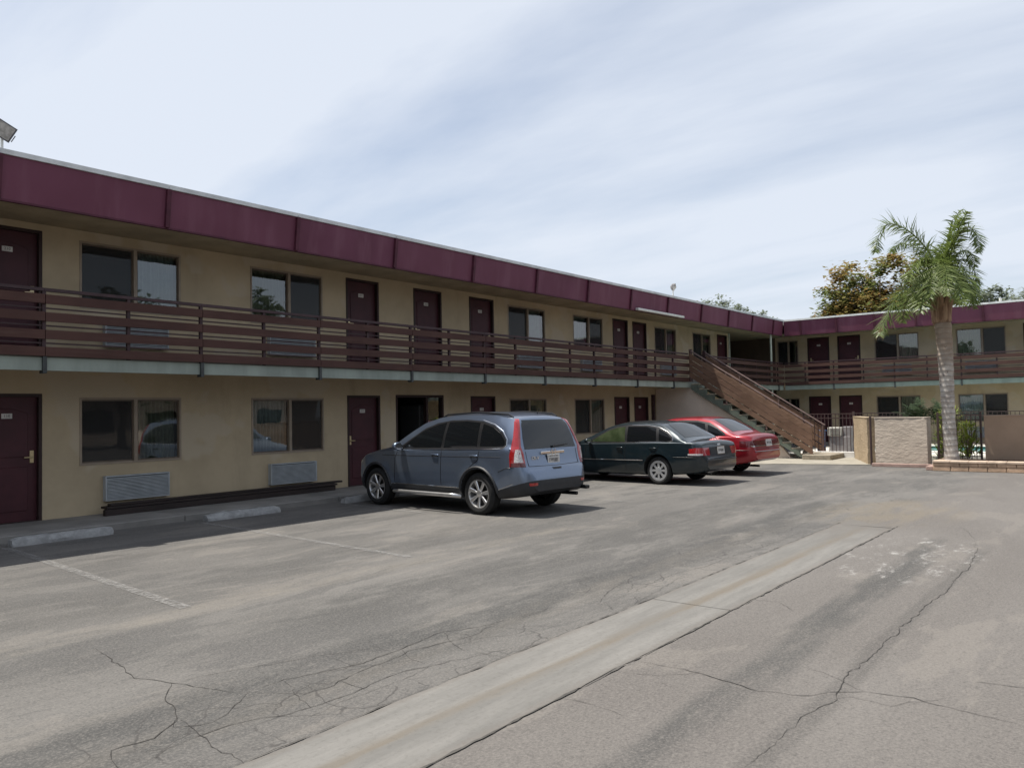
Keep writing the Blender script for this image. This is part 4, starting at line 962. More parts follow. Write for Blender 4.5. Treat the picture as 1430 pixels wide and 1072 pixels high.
    # doors: gaps, handles, crease, chrome sill line, running board
    for pts in ([(.89, 1.06), (.90, .46)], [(-.02, 1.09), (.0, .9), (.20, .76), (.36, .60), (.42, .45)], [(2.04, 1.05), (2.12, .9), (2.14, .46)], [(-.75, .78), (-.62, .785), (-.45, .72)]): c.strip(L(pts), dx, .0055, 'panel_gap', 'black_trim', r, mirror=True)
    c.strip(L([(2.5, .93), (1.2, .935), (0, .945), (-.5, .95)]), dx, .0045, 'crease_line', 'black_trim', r, mirror=True)
    c.strip(L([(2.2, .425), (.42, .425)]), dx, .008, 'sill_trim', 'chrome', r, mirror=True)
    c.strip(L([(-.41, .42), (-.62, .495), (-.72, .53)]), dx, .006, 'sill_trim', 'chrome', r, mirror=True)
    handles(c, r, (1.05, .10), .955, 'paint_blue'); mirror_(r, c, 1.93, 1.07, 'paint_blue')
    for sg in (-1, 1):
        MB().tube([(sg*.86, 2.12, .28), (sg*.97, 2.05, .30), (sg*.98, 1.9, .30), (sg*.98, .62, .30), (sg*.97, .52, .30), (sg*.86, .45, .28)], .036, 12).build('running_board', 'alloy', r, smooth=True)
        # arch lips
        for ya in (0, 2.66):
            pts = []
            for i in range(17):
                a = math.pi*(.02+.96*i/16); y, z = ya+.425*math.cos(a), .355+.425*math.sin(a); hh = c.cast((-.9, y, z), dx)
                if hh: pts.append((hh.x*-sg, y, z))
            MB().tube(pts, .024, 6).build('arch_trim', 'cladding', r, smooth=True)
    # roof rails, antenna
    for sg in (-1, 1):
        pts = [(sg*.56, y, c.cast((sg*.56, y, 1.7), (0, 0, -1)).z+d_) for y, d_ in ((1.15, .0), (1.05, .03), (.3, .032), (-.4, .03), (-.5, .0))]
        MB().tube(pts, .016, 8).build('roof_rail', 'black_trim', r, smooth=True)
    MB().tube([(0.1, -.45, 1.63), (.1, -.50, 1.72)], .006, 6).build('antenna', 'black_trim', r)
    # front end
    for sg in (-1, 1): c.panel([(sg*.45, 3.4, .72), (sg*.75, 3.2, .76), (sg*.82, 3.0, .90), (sg*.55, 3.3, .86)], (-sg*.5, -.85, 0), 'headlamp', 'lamp_clear', r, .006, .05)
    c.panel([(-.4, 3.5, .68), (.4, 3.5, .68), (.4, 3.5, .80), (-.4, 3.5, .80)], (0, -1, 0), 'front_grille', 'black_trim', r, .006, .06)
    for y in (0, 2.66):
        for sg in (-1, 1): wheel(r, sg*.79, y, .345, .225, sg, 'alloy', .232)
    # seats seen through the glass are not visible (dark tint): none built
suv()

def sedan(P, name, loc, rz, label, sc, extra):
    c = Car(P); c.shell(); r = car_root(name, loc, rz, label, sc); c.split(r); L = lambda l: [(-.9, y, z) for y, z in l]; dx = (1, 0, 0); dy = (0, 1, 0)
    G = P['glass']
    c.panel(L(G['full']), dx, 'window_surround', G.get('trim', 'black_trim'), r, .003, mirror=True)
    c.panel(L(G['front']), dx, 'front_door_window', G['fmat'], r, .006, mirror=True)
    c.panel(L(G['rear']), dx, 'rear_door_window', 'car_glass_dark', r, .006, mirror=True)
    c.panel(L(G['quarter']), dx, 'quarter_window', 'car_glass_dark', r, .006, mirror=True)
    f = G['full']; c.strip(L([f[-1], *f]), dx, .006, 'window_trim', 'chrome' if P['paint'] == 'paint_teal' else 'black_trim', r, mirror=True)
    c.panel(P['back'], (0, .55, -.83), 'rear_window', 'car_glass', r, .004, .06)
    c.panel(P['wind'], (0, -.6, -.8), 'windscreen', 'car_glass', r, .004, .07)
    for pts in P['gaps']: c.strip(L(pts), dx, .0055, 'panel_gap', 'black_trim', r, mirror=True)
    c.strip(L(P['mould']), dx, .011, 'side_moulding', P['mmat'], r, mirror=True)
    handles(c, r, P['hy'], P['hz'], P['paint']); mirror_(r, c, P['my'], P['mz'], P['paint'], .85)
    for y in (0, P['wb']):
        for sg in (-1, 1): wheel(r, sg*P['tx'], y, P['rt'], .20, sg, 'cap', P['rim'])
    for sg in (-1, 1): c.panel([(sg*.42, 3.55, .58), (sg*.74, 3.3, .60), (sg*.78, 3.2, .72), (sg*.45, 3.5, .72)], (-sg*.5, -.85, 0), 'headlamp', 'lamp_clear', r, .006, .05)
    MB().tube([(-.45, -.5, .25), (-.45, P['y0']+.03, .24)], .025, 10).build('exhaust_pipe', 'black_trim', r, smooth=True)
    extra(c, r)
    return r
def teal_rear(c, r):
    dy = (0, 1, 0)
    dg = (.5, .86, 0)
    c.panel([(-.845, -.78, .66), (-.845, -.78, .80), (-.80, -.9, .825), (-.46, -1.05, .825), (-.46, -1.05, .66)], dg, 'tail_lamp', 'lamp_red', r, .008, .04, mirror=True)
    c.panel([(-.855, -.76, .665), (-.855, -.76, .70), (-.70, -1.0, .70), (-.70, -1.0, .665)], dg, 'reversing_lamp', 'lamp_clear', r, .012, .03, mirror=True)
    c.panel([(-.44, -1.1, .68), (.44, -1.1, .68), (.44, -1.1, .83), (-.44, -1.1, .83)], dy, 'boot_garnish', 'black_trim', r, .006, .05)
    h = c.cast((0, -1.1, .755), dy); plate(r, 0, h.y-.02, .755, R(-6), [(7, -.004, .07)])
    c.strip([(-.66, -1.2, .555), (0, -1.2, .55), (.66, -1.2, .555)], dy, .014, 'bumper_strip', 'black_trim', r)
    c.strip([(-.70, -1.2, .63), (0, -1.2, .625), (.70, -1.2, .63)], dy, .006, 'panel_gap', 'black_trim', r)
    c.panel([(-.06, -1.1, .86), (.06, -1.1, .86), (.05, -1.1, .90), (-.05, -1.1, .90)], dy, 'emblem', 'chrome', r, .006, .03)
TEAL = dict(y0=-1.12, y1=3.70, wb=2.72, rt=.31, arch=.365, k=.43, crown=.05, paint='paint_teal', clad='paint_teal', n=150, flare=.014, sig=.035,
  top=[(3.70, .46), (3.67, .62), (3.5, .74), (3.0, .86), (2.35, .95), (1.9, 1.13), (1.45, 1.33), (1.15, 1.40), (.7, 1.425), (.25, 1.41), (-.05, 1.36), (-.35, 1.19), (-.60, 1.035), (-.72, .99), (-.95, .97), (-1.03, .945), (-1.065, .84), (-1.08, .65), (-1.105, .62), (-1.12, .5)],
  bot=[(3.7, .34), (3.5, .22), (2.0, .19), (0, .20), (-.7, .25), (-1.0, .29), (-1.12, .36)],
  plan=[(3.7, .50), (3.6, .70), (3.4, .81), (3.0, .865), (2.0, .89), (1.0, .895), (0, .89), (-.5, .88), (-.85, .85), (-1.0, .80), (-1.08, .73), (-1.12, .60)],
  belt=[(3.6, .62), (3.0, .78), (2.3, .88), (1.0, .905), (0, .93), (-.5, .935), (-.9, .92), (-1.1, .85)],
  glass=dict(fmat='car_glass_green', full=[(2.0, .915), (1.75, 1.06), (1.45, 1.22), (1.2, 1.295), (.8, 1.325), (.35, 1.32), (.05, 1.275), (-.2, 1.17), (-.36, 1.05), (-.37, .98), (-.30, .955), (.3, .935), (1.2, .915)],
    front=[(1.88, .94), (1.68, 1.065), (1.42, 1.20), (1.18, 1.265), (.98, 1.285), (.90, .94)], rear=[(.84, .94), (.90, 1.29), (.35, 1.29), (.12, 1.255), (.05, .955)], quarter=[(-.02, .965), (.04, 1.24), (-.2, 1.135), (-.325, 1.03), (-.32, .99), (-.25, .975)]),
  back=[(-.60, -.56, 1.05), (.60, -.56, 1.05), (.53, -.2, 1.25), (.46, .0, 1.34), (-.46, .0, 1.34), (-.53, -.2, 1.25)],
  wind=[(-.66, 2.25, .97), (.66, 2.25, .97), (.50, 1.45, 1.31), (-.50, 1.45, 1.31)],
  gaps=[[(.87, .92), (.87, .3)], [(-.06, .94), (.02, .75), (.25, .62), (.36, .45)], [(2.02, .9), (2.08, .3)], [(-1.05, .62), (-.4, .62)]],
  mould=[(2.2, .52), (.38, .535)], mmat='chrome', hy=(1.03, .12), hz=.80, my=1.9, mz=.93, tx=.765, rim=.222)
sedan(TEAL, 'sedan_car', (16.93, 8.52, 0), R(-5), 'dark teal four-door sedan with silver hubcaps beside the blue crossover', 1.0, teal_rear)
def red_rear(c, r):
    dy = (0, 1, 0); dg = (.42, .9, 0)
    c.panel([(-.86, -.85, .70), (-.85, -.85, .84), (-.3, -1.1, .84), (-.3, -1.1, .70)], dg, 'tail_lamp', 'lamp_deep_red', r, .008, .04, mirror=True)
    c.panel([(-.29, -1.1, .70), (.29, -1.1, .70), (.29, -1.1, .84), (-.29, -1.1, .84)], dy, 'boot_garnish', 'lamp_deep_red', r, .008, .05)
    c.panel([(-.80, -.9, .70), (-.80, -.9, .725), (.80, -.9, .725), (.80, -.9, .70)], dy, 'chrome_line', 'chrome', r, .012, .05)
    h = c.cast((0, -1.1, .78), dy); plate(r, 0.1, h.y-.02, .775, R(-8), [(7, -.004, .07)])
    c.strip([(-.68, -1.2, .585), (0, -1.2, .58), (.68, -1.2, .585)], dy, .014, 'bumper_strip', 'lamp_deep_red', r)
    c.strip([(-.72, -1.2, .65), (0, -1.2, .645), (.72, -1.2, .65)], dy, .007, 'panel_gap', 'black_trim', r)
RED = dict(TEAL, paint='paint_red', clad='paint_red', y0=-1.16,
  top=[(3.70, .46), (3.67, .60), (3.5, .72), (3.0, .86), (2.4, .96), (1.95, 1.12), (1.45, 1.35), (1.15, 1.41), (.7, 1.43), (.3, 1.42), (.0, 1.37), (-.3, 1.22), (-.58, 1.06), (-.70, 1.01), (-.95, 1.005), (-1.06, .99), (-1.10, .87), (-1.115, .69), (-1.145, .65), (-1.16, .52)],
  bot=[(3.7, .34), (3.5, .22), (2.0, .19), (0, .21), (-.7, .28), (-1.0, .33), (-1.16, .40)],
  plan=[(3.7, .50), (3.6, .70), (3.4, .81), (3.0, .865), (2.0, .885), (1.0, .89), (0, .885), (-.5, .875), (-.85, .85), (-1.02, .81), (-1.12, .75), (-1.16, .62)],
  glass=dict(fmat='car_glass_dark', full=[(2.0, .93), (1.75, 1.07), (1.45, 1.23), (1.2, 1.305), (.8, 1.335), (.35, 1.325), (.0, 1.27), (-.22, 1.16), (-.42, 1.03), (-.46, .975), (-.3, .955), (.3, .94), (1.2, .93)],
    front=[(1.88, .95), (1.68, 1.075), (1.42, 1.21), (1.18, 1.275), (.98, 1.295), (.90, .95)], rear=[(.84, .955), (.90, 1.30), (.35, 1.295), (.14, 1.255), (.05, .965)], quarter=[(-.02, .975), (.06, 1.24), (-.22, 1.125), (-.39, 1.01), (-.40, .985), (-.25, .975)]),
  back=[(-.60, -.55, 1.06), (.60, -.55, 1.06), (.53, -.2, 1.27), (.46, .06, 1.36), (-.46, .06, 1.36), (-.53, -.2, 1.27)], mmat='paint_red', hz=.83)
sedan(RED, 'sedan_car', (19.70, 8.60, 0), R(-4), 'glossy red four-door sedan with full-width tail lamps next to the stair', 1.03, red_rear)

# ------------------------------------------------------------------ pool yard
PD = MB().box(26.95, 29.0, -8, 9.6, 0, .10).box(33.2, 34.9, -8, 9.6, 0, .10).box(29.0, 33.2, 9.1, 9.6, 0, .10).box(29.0, 33.2, -8, 0, 0, .10).build('pool_deck', 'pool_deck', kind='structure')
MB().quad((29, 0, .06), (33.2, 0, .06), (33.2, 9.1, .06), (29, 9.1, .06)).build('pool_water', 'pool_water', kind='structure')
for a in ((28.98, 29.22, 0, 9.1), (33.0, 33.22, 0, 9.1)): MB().box(a[0], a[1], a[2], a[3], .101, .14).build('pool_coping', 'white_paint', parent=PD, bevel=.01)
def block_wall(p, q, z0, z1, th, mat, lab, cap=True):
    p, q = Vector(p), Vector(q); d = (q-p).normalized(); n = Vector((d.y, -d.x)); t = thing('block_wall', (*p, 0), lab, 'wall')
    m = MB(); N_ = 18; M_ = 10; rnd = random.Random(int(p.x*100)); L = (q-p).length
    # softly uneven face built as a grid slab
    g = {}
    for i in range(N_+1):
        for j in range(M_+1):
            s_ = L*i/N_; z = z0+(z1-z0)*j/M_; e = rnd.gauss(0, .006)
            for k_, off in ((0, -th/2-e), (1, th/2+e)): g[i, j, k_] = (p.x+d.x*s_+n.x*off, p.y+d.y*s_+n.y*off, z)
    ix = {k_: i for i, k_ in enumerate(g)}; fs = []
    for i in range(N_):
        for j in range(M_):
            for k_ in (0, 1): fs.append((ix[i, j, k_], ix[i+1, j, k_], ix[i+1, j+1, k_], ix[i, j+1, k_]))
    for i in range(N_):
        for j in (0, M_): fs.append((ix[i, j, 0], ix[i+1, j, 0], ix[i+1, j, 1], ix[i, j, 1]))
    for j in range(M_):
        for i in (0, N_): fs.append((ix[i, j, 0], ix[i, j+1, 0], ix[i, j+1, 1], ix[i, j, 1]))
    m.add(list(g.values()), fs).build('wall_body', mat, t, smooth=True, angle=40)
    if cap: MB().obox((*((p+q)/2), z1+.012), (d.x*L/2+d.x*.01, d.y*L/2+d.y*.01, 0), (n.x*(th/2+.012), n.y*(th/2+.012), 0), (0, 0, .013)).build('wall_cap', mat, t, bevel=.004)
    return t
block_wall((24.0, 5.95), (23.65, 4.56), 0, 1.31, .22, 'stucco_grey', 'rough grey stucco wall panel between the tan wall and the palm')
block_wall((26.75, 7.22), (24.1, 6.13), 0, 1.31, .2, 'stucco_tan', 'sunlit tan stucco wall joining the iron fence to the grey wall')
block_wall((24.0, 3.30), (24.0, -8), 0, 1.33, .22, 'stucco_brown', 'smooth brown stucco wall behind the low block planter')
def fence(p, q, z0, z1, lab, sp=.11, mat='iron'):
    p, q = Vector(p), Vector(q); d = (q-p); L = d.length; d.normalize(); t = thing('iron_fence', (*p, 0), lab, 'fence', 'iron fences around the pool')
    for z in (z1-.02, z1-.16, z0+.08): MB().obox((*((p+q)/2), z), (d.x*L/2, d.y*L/2, 0), (-d.y*.014, d.x*.014, 0), (0, 0, .014)).build('rail', mat, t)
    n = int(L/sp); bar = None
    for i in range(n+1):
        c = p+d*(L*i/n); big = i in (0, n)
        if big: MB().box(c.x-.025, c.x+.025, c.y-.025, c.y+.025, 0, z1+.05).build('post', mat, t)
        else:
            if bar is None: bar = MB().box(-.009, .009, -.009, .009, z0, z1-.03).mesh(); bar.materials.append(MATS[mat])
            o = bpy.data.objects.new('bar', bar); COL.objects.link(o); o.parent = t; o.location = (c.x-p.x, c.y-p.y, 0)
    return t
fence((26.95, 8.95), (26.90, 7.35), .1, 1.44, 'brown iron fence with thin bars between the stair foot and the tan wall')
fence((24.25, 4.45), (24.15, 3.42), .2, 1.40, 'brown iron gate of thin bars behind the palm trunk')
fence((34.3, 9.4), (34.3, -6), .1, 1.38, 'far brown iron fence in front of the right wing doors', .14)
KB = MB().box(26.86, 27.0, 7.35, 9.0, .0, .20).build('fence_kerb', 'white_paint', bevel=.01); tag(KB, 'low white kerb below the iron fence by the stair', 'kerb')
GP = MB().tube([(23.9, 6.09, 0), (23.9, 6.09, 1.36)], .03, 10).build('gate_post', 'iron', smooth=True); tag(GP, 'thin dark steel post where the tan and grey walls meet', 'post')
# planter of blocks with caps
PL = thing('planter', (22.6, 1.0, 0), 'low planter of salmon concrete blocks with pale caps around the palm', 'planter')
y = 4.26; i = 0; rnd = random.Random(5)
while y > -6:
    l = .40; j = rnd.uniform(-.008, .008)
    MB().box(22.38+j, 22.58+j, y-l+.008, y, 0, .115).build('block', 'block_salmon', PL, bevel=.012)
    yy = y-.2 if i else y
    MB().box(22.385-j, 22.575-j, y-l+.008-.2+(0 if i else 0), y-.2 if i else y, .12, .20).build('block', 'block_salmon', PL, bevel=.012) if True else None
    MB().box(22.355+j, 22.61+j, y-l+.006, y, .205, .262).build('cap', 'block_cap', PL, bevel=.01)
    y -= l; i += 1
MB().box(22.58, 23.85, 4.06, 4.26, 0, .25).build('end_block', 'block_salmon', PL, bevel=.012)
MB().box(22.6, 23.89, -6, 4.05, 0, .225).build('soil', 'soil', PL)
KR = MB().box(22.5, 23.5, 4.28, 4.44, 0, .10).box(23.35, 23.5, 4.44, 5.95, 0, .09).build('kerb', 'kerb_red', bevel=.01); tag(KR, 'low pinkish kerb along the foot of the grey wall panel', 'kerb')
# utility cabinet with air-conditioner, blue bin
CB = thing('utility_cabinet', (28.0, 8.05, 0), 'grey utility cabinet carrying a pale window air conditioner behind the fence', 'cabinet')
MB().box(27.75, 28.3, 7.72, 8.38, .1, .66).build('cabinet_body', 'cabinet_grey', CB, bevel=.012)
MB().box(27.9, 28.3, 7.70, 8.0, .662, .98).build('cabinet_back', 'cabinet_grey', CB, bevel=.012)
uo = MB().box(27.70, 28.1, 8.0, 8.42, .67, .96).build('air_conditioner', 'unit_white', CB, bevel=.015)
MB().box(27.688, 27.699, 8.03, 8.33, .70, .93).build('grille', 'grille_dark', uo)
for i in range(5): MB().box(27.682, 27.69, 8.035, 8.325, .72+i*.043, .735+i*.043).build('slat', 'unit_white', uo)
BB = thing('recycling_bin', (27.3, 8.5, 0), 'narrow blue plastic bin beside the grey utility cabinet', 'bin')
MB().hexa([(27.15, 8.42, .1), (27.4, 8.42, .1), (27.4, 8.60, .1), (27.15, 8.60, .1), (27.12, 8.39, .84), (27.43, 8.39, .84), (27.43, 8.63, .84), (27.12, 8.63, .84)]).build('bin_body', 'blue_plastic', BB, bevel=.02)
MB().box(27.10, 27.45, 8.37, 8.65, .842, .88).build('lid', 'blue_plastic', BB, bevel=.012)

# ------------------------------------------------------------------ plants
def leaf_blade(m, base, dirv, up, L, w, droop, n=3):
    """narrow arching leaf"""
    d = Vector(dirv).normalized(); side = d.cross(up)
    if side.length < .05: side = d.cross(Vector((1, 0, 0)))
    side.normalize(); vs = []; p = Vector(base)
    for i in range(n+1):
        t = i/n; ww = w*(1-t**1.6)*(.55+.45*min(1, t*4)); vs += [p-side*ww/2, p+side*ww/2]
        d = (d+Vector((0, 0, -droop/n))).normalized(); p = p+d*(L/n)
    m.add(vs, [(2*i, 2*i+2, 2*i+3, 2*i+1) for i in range(n)])
def frond(m, pts, L, seed, w=.036, dens=.03, plum=.9, tip=.35):
    rnd = random.Random(seed); P = [Vector(p) for p in pts]
    # smooth the rachis (Catmull-Rom)
    Q = []
    for i in range(len(P)-1):
        a, b, c, d = P[max(i-1, 0)], P[i], P[i+1], P[min(i+2, len(P)-1)]
        for k_ in range(10):
            t = k_/10; Q.append(.5*((2*b)+(c-a)*t+(2*a-5*b+4*c-d)*t*t+(3*b-a-3*c+d)*t**3))
    Q.append(P[-1]); T_ = [0]
    for a, b in zip(Q, Q[1:]): T_.append(T_[-1]+(b-a).length)
    tot = T_[-1]; s_ = tot*.10
    while s_ < tot:
        i = next(j for j in range(len(T_)) if T_[j] >= s_); a, b = Q[max(i-1, 0)], Q[i]; p = b; d = (b-a).normalized() if i else (Q[1]-Q[0]).normalized()
        side = d.cross(Vector((0, 0, 1)))
        side = side.normalized() if side.length > .1 else Vector((1, 0, 0)); up = side.cross(d)
        t = s_/tot; ll = L*(math.sin(math.pi*(.12+.80*t))**.7)*(1 if t < .8 else 1-(t-.8)*2.2)
        for sg in (-1, 1):
            el = rnd.gauss(.15, .50)*plum; v = side*sg*math.cos(el)+up*math.sin(el)*.9+d*rnd.uniform(.35, .85)
            leaf_blade(m, p, v, up, ll*rnd.uniform(.8, 1.12), w*rnd.uniform(.7, 1.2), rnd.uniform(.15, .75), 3)
        s_ += dens*rnd.uniform(.7, 1.3)
    return Q
PX = 23.2
def pp(px, py, dX=0.): return xpt(px, py, PX+dX)
PT = thing('palm_tree', (23.05, 3.95, .2), 'queen palm with pale ringed trunk and arching feathery fronds in the planter', 'palm tree')
base = gpt(1331, 643, .2); base = Vector((23.05, base.y*23.05/base.x, .2))
tp = pp(1315, 452)
prof = []; rnd = random.Random(3)
n = 26
for i in range(n+1):
    t = i/n; p = base.lerp(tp, t)+Vector((.03*math.sin(t*5), .03*math.sin(t*4+1), 0)); r_ = float(np.interp(t, (0, .06, .3, .55, .8, 1), (.19, .165, .15, .165, .185, .20)))+.007*math.sin(i*2.3)
    prof.append((p, r_))
MB().tube([p for p, r_ in prof], [r_ for p, r_ in prof], 18).build('trunk', 'palm_bark', PT, smooth=True, angle=60)
# crown boots: old leaf bases wrapped round the neck
crown = pp(1313, 398)
MB().tube([tp-Vector((0, 0, .03)), tp+Vector((0, 0, .12)), tp.lerp(crown, .5), crown], [.19, .235, .20, .10], 14).build('crown_neck', 'palm_boot', PT, smooth=True, angle=60)
for i in range(9):
    a = i*2.4; m = MB(); z0 = tp.z+.02*i; v = Vector((math.cos(a), math.sin(a), 0)); s2 = Vector((-v.y, v.x, 0)); hh = rnd.uniform(.45, .85)
    vs = []
    for k_ in range(6):
        t = k_/5; w_ = .17*(1-t*.75); rr = .235-.02*t+.10*t*t; c0 = Vector((tp.x, tp.y, z0+hh*t))+v*rr
        vs += [c0-s2*w_*.9-v*.06, c0, c0+s2*w_*.9-v*.06]
    m.add(vs, [q for k_ in range(5) for q in ((3*k_, 3*k_+1, 3*k_+4, 3*k_+3), (3*k_+1, 3*k_+2, 3*k_+5, 3*k_+4))]).build('leaf_base', 'palm_boot', PT, smooth=True, angle=60)
C = (1313, 392)
FR = [  # rachis traced in the picture plane with a depth offset along X at the tip
 ([C, (1297, 352), (1268, 322), (1241, 313), (1227, 330), (1223, 352)], -.5, .62),
 ([C, (1300, 366), (1282, 348), (1258, 340), (1246, 352)], .7, .5),
 ([C, (1296, 380), (1272, 395), (1248, 422), (1234, 452), (1229, 468)], -.8, .62),
 ([C, (1300, 385), (1280, 400), (1265, 425), (1260, 450)], .9, .5),
 ([C, (1322, 350), (1331, 318), (1338, 298), (1345, 292)], .3, .55),
 ([C, (1326, 356), (1341, 325), (1355, 318), (1364, 332), (1367, 352)], -.4, .55),
 ([C, (1325, 370), (1340, 352), (1354, 352), (1362, 372)], .7, .55),
 ([C, (1328, 378), (1342, 372), (1352, 388), (1357, 412)], -.7, .58),
 ([C, (1326, 388), (1342, 392), (1354, 408), (1361, 430)], .3, .52),
 ([C, (1318, 375), (1322, 370), (1330, 382), (1340, 405), (1346, 426)], -1.2, .55),
 ([C, (1310, 372), (1305, 365), (1301, 385), (1299, 415)], -1.0, .5),
 ([C, (1316, 366), (1314, 350), (1312, 345)], 1.0, .5),
 ([C, (1322, 380), (1334, 378), (1340, 398), (1338, 425)], 1.0, .55),
 ([C, (1314, 375), (1318, 368), (1322, 388), (1322, 412)], -1.3, .5),
 ([C, (1320, 362), (1334, 330), (1344, 308), (1352, 296)], -.6, .55),
 ([C, (1327, 372), (1347, 362), (1361, 380), (1364, 402)], .2, .5),
 ([C, (1305, 372), (1290, 362), (1276, 372), (1268, 392)], -.9, .48),
 ([C, (1330, 385), (1348, 392), (1359, 408), (1363, 424)], -.5, .5),
 ([C, (1308, 380), (1298, 392), (1290, 415), (1286, 436)], -1.0, .48),
]
for i, (pts, dX, L_) in enumerate(FR):
    m = MB(); n_ = len(pts); Q = [pp(*p, dX*(k_/(n_-1))) for k_, p in enumerate(pts)]
    q = frond(m, Q, L_*(1.12 if Q[-1].y > Q[0].y else .86), 60+i, dens=.021)
    fo = m.build('frond', 'palm_leaf', PT, recalc=False)
    MB().tube(q, [.026*(1-.85*k_/len(q)) for k_ in range(len(q))], 6).build('rachis', 'palm_leaf', fo, smooth=True)
# spear leaf
MB().tube([crown, pp(1325, 330), pp(1330, 307)], [.04, .03, .012], 6).build('spear_leaf', 'palm_leaf', PT, smooth=True)
# dead tip hanging
m = MB()
for i in range(26):
    p = pp(1229+random.uniform(-5, 6), 455+random.uniform(0, 10), -.75); leaf_blade(m, p, (random.uniform(-.2, .2), random.uniform(-.3, .3), -1), Vector((1, 0, 0)), random.uniform(.15, .3), .02, .1, 2)
m.build('dry_tip', 'palm_dry', PT, recalc=False)

def rosette(name, loc, n, L, w, mat, lab, cat, el=(.2, 1.3), seed=1, trunk=.3, pinnate=False, grp=None):
    t = thing(name, loc, lab, cat, grp); rnd = random.Random(seed); m = MB(); c = Vector(loc)+Vector((0, 0, trunk))
    for i in range(n):
        a = rnd.uniform(0, 6.283); e = rnd.uniform(*el); v = Vector((math.cos(a)*math.cos(e), math.sin(a)*math.cos(e), math.sin(e))); l = L*rnd.uniform(.75, 1.1)
        if pinnate:
            p1 = c+v*l*.5; p2 = c+v*l+Vector((0, 0, -l*.25)); frond(m, [c, p1, p2], l*.15, seed*50+i, w=.03, dens=.03, plum=.3)
        else: leaf_blade(m, c+Vector((rnd.gauss(0, .08), rnd.gauss(0, .08), rnd.uniform(-.25, .25)*trunk)), v, Vector((0, 0, 1)), l, w*rnd.uniform(.7, 1.2), rnd.uniform(.3, .9), 4)
    m.build('leaves', mat, t, recalc=False)
    MB().tube([Vector(loc), c], [.12, .08], 8).build('stem', 'bark', t, smooth=True)
rosette('sago_palm', (26.0, 5.25, 0), 20, 1.2, .04, 'sago_leaf', 'dark feathery sago palm showing above the grey wall panel', 'plant', (.2, 1.2), 11, 1.0, True)
rosette('sago_palm', (26.3, 4.75, 0), 18, 1.1, .04, 'sago_leaf', 'dark sago palm behind the pool wall, close to the palm trunk', 'plant', (.2, 1.2), 12, 1.05, True)
def bush(name, loc, rx, ry, h, n, mat, lab, seed, grp, ls=.17):
    t = thing(name, loc, lab, 'shrub', grp); rnd = random.Random(seed); m = MB(); 
    for i in range(n):
        a = rnd.uniform(0, 6.283); z = rnd.uniform(.05, 1); r_ = math.sqrt(rnd.random())*(1-.45*z**2)
        p = Vector(loc)+Vector((rx*r_*math.cos(a), ry*r_*math.sin(a), h*z)); v = Vector((math.cos(a)*rnd.uniform(.2, 1), math.sin(a)*rnd.uniform(.2, 1), rnd.uniform(.1, 1.1)))
        leaf_blade(m, p, v, Vector((0, 0, 1)), ls*rnd.uniform(.7, 1.5), .05*rnd.uniform(.7, 1.3), rnd.uniform(.3, 1.2), 3)
    m.build('leaves', mat, t, recalc=False)
    for i in range(6):
        a = i*1.05; MB().tube([Vector(loc), Vector(loc)+Vector((rx*.6*math.cos(a), ry*.6*math.sin(a), h*.8))], [.02, .008], 6).build('stem', 'bark', t)
bush('shrub', (24.75, 4.25, .05), .42, .42, 1.45, 800, 'shrub_leaf', 'tall yellow-green leafy shrub between the grey wall and the palm trunk', 3, 'shrubs behind the palm')
bush('shrub', (24.2, 3.72, .22), .32, .30, .95, 420, 'shrub_leaf', 'lower yellow-green shrub by the iron gate, on the far side of the palm', 4, 'shrubs behind the palm')

def tree(name, loc, h, blobs, n_cl, per, ls, mat, lab, grp, seed, cl_r=.55, trunk_r=.22):
    t = thing(name, loc, lab, 'tree', grp); rnd = random.Random(seed); m = MB(); br = MB(); L0 = Vector(loc); cents = []
    for i in range(n_cl):
        b = rnd.choices(blobs, [x[3]*x[4]*x[5] for x in blobs])[0]
        while True:
            v = Vector((rnd.uniform(-1, 1), rnd.uniform(-1, 1), rnd.uniform(-1, 1)))
            if .25 < v.length < 1: break
        v = v*(v.length**-.35); c = L0+Vector((b[0]+v.x*b[3], b[1]+v.y*b[4], b[2]+v.z*b[5])); cents.append(c); cr_ = cl_r*rnd.uniform(.5, 1.25)
        for j in range(int(per*rnd.uniform(.5, 1.4))):
            q = c+Vector((max(-.8, min(.8, rnd.gauss(0, .42))), max(-.8, min(.8, rnd.gauss(0, .42))), max(-.6, min(.6, rnd.gauss(0, .32)))))*cr_; a = rnd.uniform(0, 6.283); u_ = Vector((math.cos(a), math.sin(a), rnd.uniform(-.6, .4))).normalized()
            w_ = u_.cross(Vector((rnd.uniform(-.5, .5), rnd.uniform(-.5, .5), 1))).normalized(); s_ = ls*rnd.uniform(.6, 1.35)
            m.add([q-u_*s_*.5, q+w_*s_*.28, q+u_*s_*.5, q-w_*s_*.28], [(0, 1, 2, 3)])
    m.build('crown', mat, t, recalc=False)
    fork = L0+Vector((0, 0, h*.38)); br.tube([L0, L0+Vector((.1, .05, h*.2)), fork], [trunk_r, trunk_r*.8, trunk_r*.65], 10); tk = br.build('trunk', 'bark', t, smooth=True)
    for c in rnd.sample(cents, min(22, len(cents))):
        mid = fork.lerp(c, .5)+Vector((rnd.gauss(0, .3), rnd.gauss(0, .3), .25)); MB().tube([fork, mid, c], [trunk_r*.42, trunk_r*.24, .02], 6).build('limb', 'bark', tk, smooth=True)
